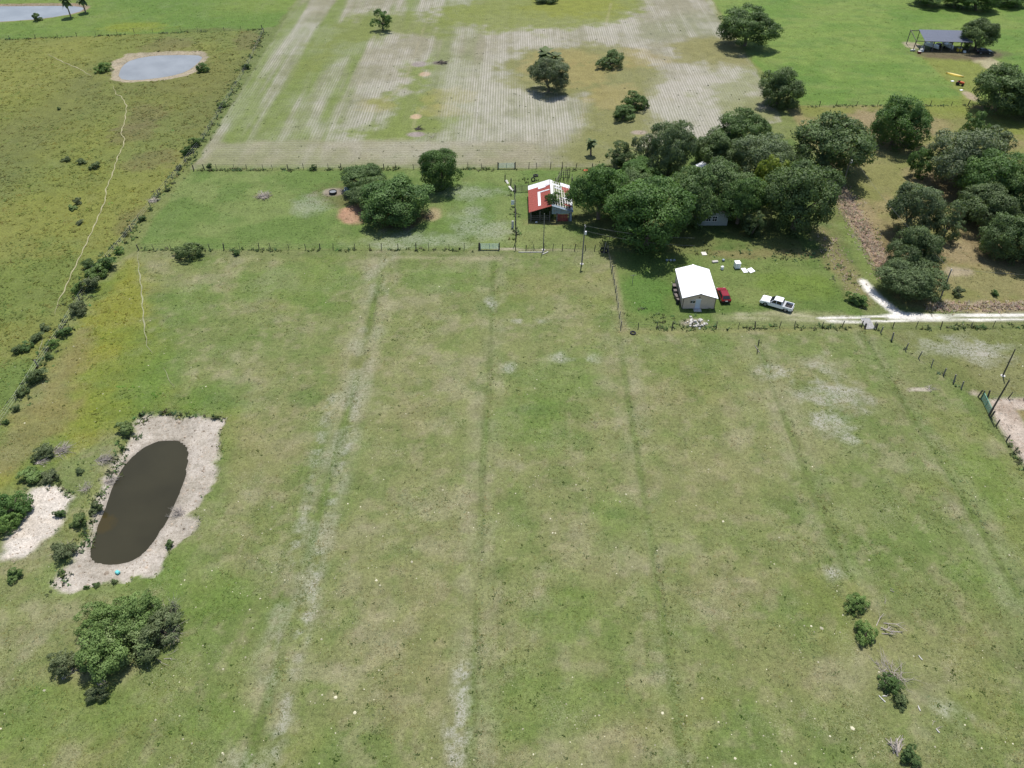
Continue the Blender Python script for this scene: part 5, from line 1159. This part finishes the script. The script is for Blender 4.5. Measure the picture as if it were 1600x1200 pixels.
def suv(X, Y, rz, label, mat, name='red_car'):
    o = empty(name, (X, Y, hz(X, Y)), rz, label, 'car')
    prof = [(-2.2, .4), (-2.26, .75), (-2.18, .98), (.85, 1.0), (1.9, .88), (2.2, .72), (2.22, .4)]
    MB().prism(prof, -.9, .9).build('body', M[mat], o, .07)
    V = []
    for yb_, yt in ((-.86, -.64), (.86, .64)): V += [(1.05, yb_, .96), (.25, yt, 1.46), (-1.45, yt, 1.46), (-2.05, yb_, .97)]
    MB().add(V, [(0, 1, 2, 3), (7, 6, 5, 4), (0, 4, 5, 1), (1, 5, 6, 2), (2, 6, 7, 3), (3, 7, 4, 0)]).build('cabin', M[mat], o, .05)
    MB().add([(1.04, -.74, 1.02), (.36, -.58, 1.43), (.36, .58, 1.43), (1.04, .74, 1.02)], [(0, 3, 2, 1)]).build('windshield', M['glass'], o, loc=(.02, 0, .012))
    MB().add([(-2.02, -.74, 1.03), (-1.52, -.58, 1.42), (-1.52, .58, 1.42), (-2.02, .74, 1.03)], [(0, 1, 2, 3)]).build('rear_window', M['glass'], o, loc=(-.02, 0, .012))
    for s in (-1, 1):
        for xa, xb, xc, xd in ((.8, .2, -.4, -.4), (-.48, -.48, -1.4, -1.75)):
            MB().add([(xa, s * .835, 1.03), (xb, s * .668, 1.41), (xc, s * .668, 1.41), (xd, s * .835, 1.03)], [(0, 1, 2, 3) if s > 0 else (3, 2, 1, 0)]).build('side_window', M['glass'], o, loc=(0, s * .014, .003))
        MB().box((2.14, s * .66, .68), (.14, .34, .14)).build('headlight', M['lamp_clear'], o, .02); MB().box((-2.2, s * .7, .82), (.1, .26, .16)).build('tail_light', M['lamp_red'], o, .01); MB().box((.85, s * .98, 1.0), (.12, .16, .12)).build('mirror', M[mat], o, .02)
    MB().box((-2.26, 0, .5), (.1, 1.7, .2)).build('rear_bumper', M['rubber'], o, .02); MB().box((-2.27, 0, .72), (.03, .45, .12)).build('number_plate', M['white_paint'], o)
    wheels(o, (1.35, -1.35), .89, .33, .2)
suv(39.6, 120.2, math.radians(93), 'dark red car parked beside the white roofed shed', 'red_car')
suv(148.6, 252.5, math.radians(-6), 'dark car parked in the shade past the pole barn', 'dark_car', 'dark_car')
# canoe and small tractor by the pole barn drive
X, Y, Z = G3(1491.5, 118); o = empty('canoe', (X, Y, Z), math.radians(-42), 'long yellow canoe lying upside down on the grass', 'canoe')
V = []; F = []; n = 9
for i in range(n):
    t = i / (n - 1) * 2 - 1; wd = .5 * (1 - abs(t) ** 2.4) + .03; hh = .5 * (1 - .2 * t * t); V += [(t * 2.6, -wd, 0), (t * 2.6, -wd * .7, hh * .7), (t * 2.6, 0, hh), (t * 2.6, wd * .7, hh * .7), (t * 2.6, wd, 0)]
    if i: F += [(5 * i - 5 + j, 5 * i - 4 + j, 5 * i + 1 + j, 5 * i + j) for j in range(4)]
MB().add(V, F).build('hull', M['yellow_plastic'], o, smooth=True); MB().tube([(-2.5, 0, .44), (0, 0, .52), (2.5, 0, .44)], .03, 5).build('keel', M['plank'], o)
X, Y, Z = G3(1499, 133); o = empty('small_tractor', (X, Y, Z), math.radians(-40), 'small orange tractor on the worn drive', 'tractor')
MB().box((.45, 0, .8), (1.2, .6, .5)).build('hood', M['orange_paint'], o, .06); MB().box((-.5, 0, .8), (.6, 1.1, .25)).build('fender', M['orange_paint'], o, .05); MB().box((-.4, 0, 1.1), (.45, .5, .35)).build('seat', M['rubber'], o, .05); MB().tube([(-.05, 0, 1.0), (-.2, 0, 1.35)], .03, 6).build('steering_column', M['rubber'], o); MB().box((0, 0, .5), (1.9, .35, .2)).build('chassis', M['rubber'], o)
for s in (-1, 1): MB().tube([(-.5, s * .42, .5), (-.5, s * .68, .5)], .5, 16).build('rear_wheel', M['rubber'], o); MB().tube([(.85, s * .38, .3), (.85, s * .54, .3)], .3, 14).build('front_wheel', M['rubber'], o)
for px, py, lb in ((1488, 127, 'small white scrap beside the yellow canoe'), (1502, 141, 'white lid lying below the orange tractor')): board(px, py, (.9, .6, .08), .3, lb, 'scrap', 'white_paint')

# ------------------------------------------------------------------ GROUND COVER: what nobody could count
def in_view(X, Y, m=60):
    d = Y * cp + CAM_H * sp; px = 800 + FPX * X / d; py = 600 - FPX * (Y * sp - CAM_H * cp) / d
    return (px > -m) & (px < 1600 + m) & (py > -m) & (py < 1200 + m)
def tufts(X, Y, size, hgt, colr, name, label, cat, blades=3, mat='blades'):
    n = len(X); c, z, _, _, _ = gcol(X, Y); an = RNG.uniform(0, 6.28, (n, blades)); V = np.zeros((n, blades, 3, 3))
    s = size[:, None]; hh = hgt[:, None]; ca, sa = np.cos(an), np.sin(an)
    ox = RNG.normal(0, .35, (n, blades)) * s; oy = RNG.normal(0, .35, (n, blades)) * s
    V[:, :, 0, 0] = X[:, None] + ox - ca * s * .5; V[:, :, 0, 1] = Y[:, None] + oy - sa * s * .5; V[:, :, 0, 2] = z[:, None] - .03
    V[:, :, 1, 0] = X[:, None] + ox + ca * s * .5; V[:, :, 1, 1] = Y[:, None] + oy + sa * s * .5; V[:, :, 1, 2] = z[:, None] - .03
    ln = np.maximum(s * .6, hh * 1.15); V[:, :, 2, 0] = X[:, None] + ox * 1.6 - sa * ln; V[:, :, 2, 1] = Y[:, None] + oy * 1.6 + ca * ln; V[:, :, 2, 2] = z[:, None] + hh * RNG.uniform(.7, 1.2, (n, blades))
    V = V.reshape(-1, 3); me = np_mesh(name, V, np.arange(len(V)).reshape(-1, 3)); set_col(me, 'Col', np.repeat(colr, blades * 3, 0))
    o = link(name, me, M[mat]); tag(o, label, cat, kind='stuff'); return o
# pasture turf: sampled evenly per picture area so near ground is not bald
n = 150000
PX = RNG.uniform(-40, 1640, n); PY = RNG.uniform(-20, 1230, n); vv = (600 - PY) / FPX; tt = CAM_H / (sp - vv * cp); X = (PX - 800) / FPX * tt; Y = (cp + vv * sp) * tt
c, z, mk, bk, lb_ = gcol(X, Y); dens = fbm(X, Y, 7, 3, 201); keep = (~bk) & (lb_ == 0) & (mk[:, 2] < .8) & (RNG.random(n) < np.clip((dens - .25) * 1.6, .08, .8)) & (z > -.3)
X, Y, c = X[keep], Y[keep], c[keep]; n = len(X); marsh = poly_sd(MARSH, X, Y) < 0; dist = np.hypot(X, Y) / 100
tone = RNG.uniform(.78, 1.3, (n, 1)); warm = RNG.uniform(0, 1, (n, 1)); cc = c * tone * (1 + (warm - .5) * np.array([[.35, .0, -.2]]))
tufts(X, Y, RNG.uniform(.10, .22, n) * (1 + .7 * dist) * np.where(marsh, 1.6, 1), RNG.uniform(.02, .07, n) * (1 + .2 * dist) * np.where(marsh, 1.5, 1), cc * 1.2, 'pasture_grass', 'short tufty grass covering the pastures', 'grass')
# darker weed clumps
n = 2600; PX = RNG.uniform(-40, 1640, n); PY = RNG.uniform(250, 1230, n); vv = (600 - PY) / FPX; tt = CAM_H / (sp - vv * cp); X = (PX - 800) / FPX * tt; Y = (cp + vv * sp) * tt
c, z, mk, bk, lb_ = gcol(X, Y); dens = fbm(X, Y, 12, 3, 231); keep = (~bk) & (lb_ == 0) & (RNG.random(n) < np.clip((dens - .35) * 2.5, .05, 1)); X, Y = X[keep], Y[keep]; n = len(X)
cc = gcol(X, Y)[0] * np.array([[.62, .8, .6]]) * RNG.uniform(.6, 1.1, (n, 1))
tufts(X, Y, RNG.uniform(.12, .30, n), RNG.uniform(.06, .16, n), cc * 1.35, 'weed_clumps', 'scattered dark green weeds in the pasture', 'weeds', 6)
# weed strips along fence feet and lush corners
SX = []; SY = []
for pts, wd, k in (([(303, 266), (778, 264)], .9, 9), ([(217, 391), (748, 391)], .7, 4), ([(970, 514), (1346, 511)], .8, 5), ([(1366, 513), (1502, 607)], .5, 3), ([(-30, 690), (0, 664), (60, 573), (115, 488), (150, 426), (205, 362), (248, 306), (303, 240), (345, 175), (412, 50)], 2.2, 10), ([(1395, 513), (1700, 509)], .8, 5), ([(1080, 388), (1180, 396), (1290, 400), (1330, 440)], 3.0, 8), ([(805, 264), (925, 265)], .8, 6), ([(788, 284), (804, 300), (806, 378)], 1.0, 5), ([(812, 290), (822, 283)], 2.2, 30), ([(1548, 652), (1600, 732)], .7, 7), ([(1300, 285), (1345, 348), (1395, 437)], 2.4, 6), ([(86, 916), (125, 862), (150, 785), (190, 705), (220, 648)], 1.2, 12), ([(220, 647), (268, 645), (350, 654)], .35, 5), ([(40, 760), (80, 750), (110, 775)], 1.2, 6), ([(0, 62), (410, 46)], .9, 5), ([(1246, 166), (1512, 165)], .8, 4), ([(990, 480), (1050, 500), (1110, 508)], 4.0, 5)):
    P = W(pts)
    for a, b in zip(P, P[1:]):
        L = math.hypot(b[0] - a[0], b[1] - a[1]); m_ = int(L * k * .55); t = RNG.random(m_); g_ = fbm(t * L + a[0], t * L + a[1], 5, 2, 3) > .42
        SX.append((a[0] + (b[0] - a[0]) * t + RNG.normal(0, wd / 2, m_))[g_]); SY.append((a[1] + (b[1] - a[1]) * t + RNG.normal(0, wd / 2, m_))[g_])
X = np.concatenate(SX); Y = np.concatenate(SY); n = len(X); cc = np.array([[.105, .145, .058]]) * RNG.uniform(.5, 1.5, (n, 1)) * (1 + RNG.normal(0, .12, (n, 3)))
tufts(X, Y, RNG.uniform(.18, .42, n), RNG.uniform(.12, .42, n), cc, 'fence_weeds', 'dark weeds growing along the fence feet', 'weeds', 6)
# dead standing grass in the fence row and road verge
SX = []; SY = []
for pts, wd, k in (([(1303, 285), (1342, 348), (1392, 435)], 2.6, 50), ([(1450, 481), (1800, 474)], 1.6, 34), ([(1285, 365), (1345, 470)], 3.0, 8)):
    P = W(pts)
    for a, b in zip(P, P[1:]):
        L = math.hypot(b[0] - a[0], b[1] - a[1]); m_ = int(L * k); t = RNG.random(m_); SX.append(a[0] + (b[0] - a[0]) * t + RNG.normal(0, wd / 2, m_)); SY.append(a[1] + (b[1] - a[1]) * t + RNG.normal(0, wd / 2, m_))
X = np.concatenate(SX); Y = np.concatenate(SY); n = len(X); cc = np.array([[.44, .36, .27]]) * RNG.uniform(.6, 1.35, (n, 1)) * (1 + RNG.normal(0, .06, (n, 3)))
tufts(X, Y, RNG.uniform(.12, .28, n), RNG.uniform(.12, .38, n), cc, 'dead_grass', 'dry tan grass standing in the fence row and road verge', 'grass', 4)
# marsh tussocks, elongated clumps
n = 9000; lo = np.min(MARSH, 0); hi = np.max(MARSH, 0); X = RNG.uniform(-190, -20, n); Y = RNG.uniform(85, 300, n); lushp = W([(213, 393), (235, 520), (270, 600), (335, 640), (220, 648), (110, 700), (130, 520), (160, 430)])
keep = in_view(X, Y) & ((poly_sd(MARSH, X, Y) < -1) | (poly_sd(lushp, X, Y) < 0)) & (fbm(X, Y, 9, 3, 251) > .40) & (poly_sd(BANK_2, X, Y) > .5) & (poly_sd(BANK, X, Y) > .5)
for P_ in PATHS: keep &= line_d(P_, X, Y) > .9
X, Y = X[keep], Y[keep]; n = len(X); c = gcol(X, Y)[0]
cc = c * RNG.uniform(.7, 1.3, (n, 1)) * (1 + RNG.normal(0, .08, (n, 3)))
tufts(X, Y, RNG.uniform(.3, .75, n), RNG.uniform(.05, .15, n), np.clip(cc * 1.4, .01, 1), 'marsh_tussocks', 'yellowish tussock grass of the marshy meadow', 'grass', 6)
# dark stumps / weeds in the ploughed field
n = 420; PX = RNG.uniform(310, 1180, n); PY = RNG.uniform(10, 258, n); G_ = np.array([G(a, b) for a, b in zip(PX, PY)]); X, Y = G_[:, 0], G_[:, 1]; keep = gcol(X, Y)[4] == 1; X, Y = X[keep], Y[keep]; n = len(X)
tufts(X, Y, RNG.uniform(.15, .4, n), RNG.uniform(.06, .2, n), np.array([[.10, .12, .06]]) * RNG.uniform(.5, 1.8, (n, 1)), 'field_weeds', 'dark weeds dotted over the ploughed field', 'weeds', 5)
# pale droppings, stones and flower heads
n = 2600; PX = RNG.uniform(-20, 1620, n); PY = RNG.uniform(395, 1220, n); G_ = np.array([G(a, b) for a, b in zip(PX, PY)]); X, Y = G_[:, 0], G_[:, 1]; c, z, mk, bk, lb_ = gcol(X, Y); keep = (z > -.3) & (lb_ == 0) & (RNG.random(n) < np.clip((fbm(X, Y, 18, 2, 271) - .3) * 2.2, .08, 1)); X, Y, z = X[keep], Y[keep], z[keep]; n = len(X)
s = RNG.gamma(2.0, .022, n) + .03; ang = np.arange(6) * math.pi / 3; V = np.zeros((n, 7, 3))
for k in range(6): rr = s * RNG.uniform(.7, 1.2, n); V[:, k, 0] = X + rr * math.cos(ang[k]); V[:, k, 1] = Y + rr * math.sin(ang[k]); V[:, k, 2] = z - .01
V[:, 6, 0] = X; V[:, 6, 1] = Y; V[:, 6, 2] = z + s * .6 + .02
F = np.array([[k, (k + 1) % 6, 6] for k in range(6)]); F = (F[None] + 7 * np.arange(n)[:, None, None]).reshape(-1, 3)
me = np_mesh('pale_clods', V.reshape(-1, 3), F); set_col(me, 'Col', np.repeat(np.array([[.36, .34, .24]]) * RNG.uniform(.6, 1.4, (n, 1)), 7, 0)); tag(link('pale_clods', me, M['clod']), 'small pale clods and mushrooms dotted over the pasture', 'clods', kind='stuff')
# hoof prints, clods and dark scraps on the sand banks
n = 5200; X = np.r_[RNG.uniform(-75, -35, n)]; Y = RNG.uniform(55, 100, n); bkm = ((poly_sd(BANK, X, Y) < -.2) & (poly_sd(POND, X, Y) > .4)) | (poly_sd(BANK2, X, Y) < -.2); X, Y = X[bkm], Y[bkm]; z = gcol(X, Y)[1]; n = len(X)
s = RNG.gamma(2.0, .03, n) + .03; V = np.zeros((n, 7, 3))
for k in range(6): rr = s * RNG.uniform(.6, 1.3, n); V[:, k, 0] = X + rr * math.cos(ang[k]); V[:, k, 1] = Y + rr * math.sin(ang[k]); V[:, k, 2] = z - .02
V[:, 6, 0] = X; V[:, 6, 1] = Y; V[:, 6, 2] = z + s * .9
F = np.array([[k, (k + 1) % 6, 6] for k in range(6)]); F = (F[None] + 7 * np.arange(n)[:, None, None]).reshape(-1, 3)
me = np_mesh('bank_clods', V.reshape(-1, 3), F); set_col(me, 'Col', np.repeat(np.array([[.27, .22, .17]]) * RNG.uniform(.45, 1.5, (n, 1)), 7, 0)); tag(link('bank_clods', me, M['clod']), 'small clods strewn over the sandy pond bank', 'clods', kind='stuff')
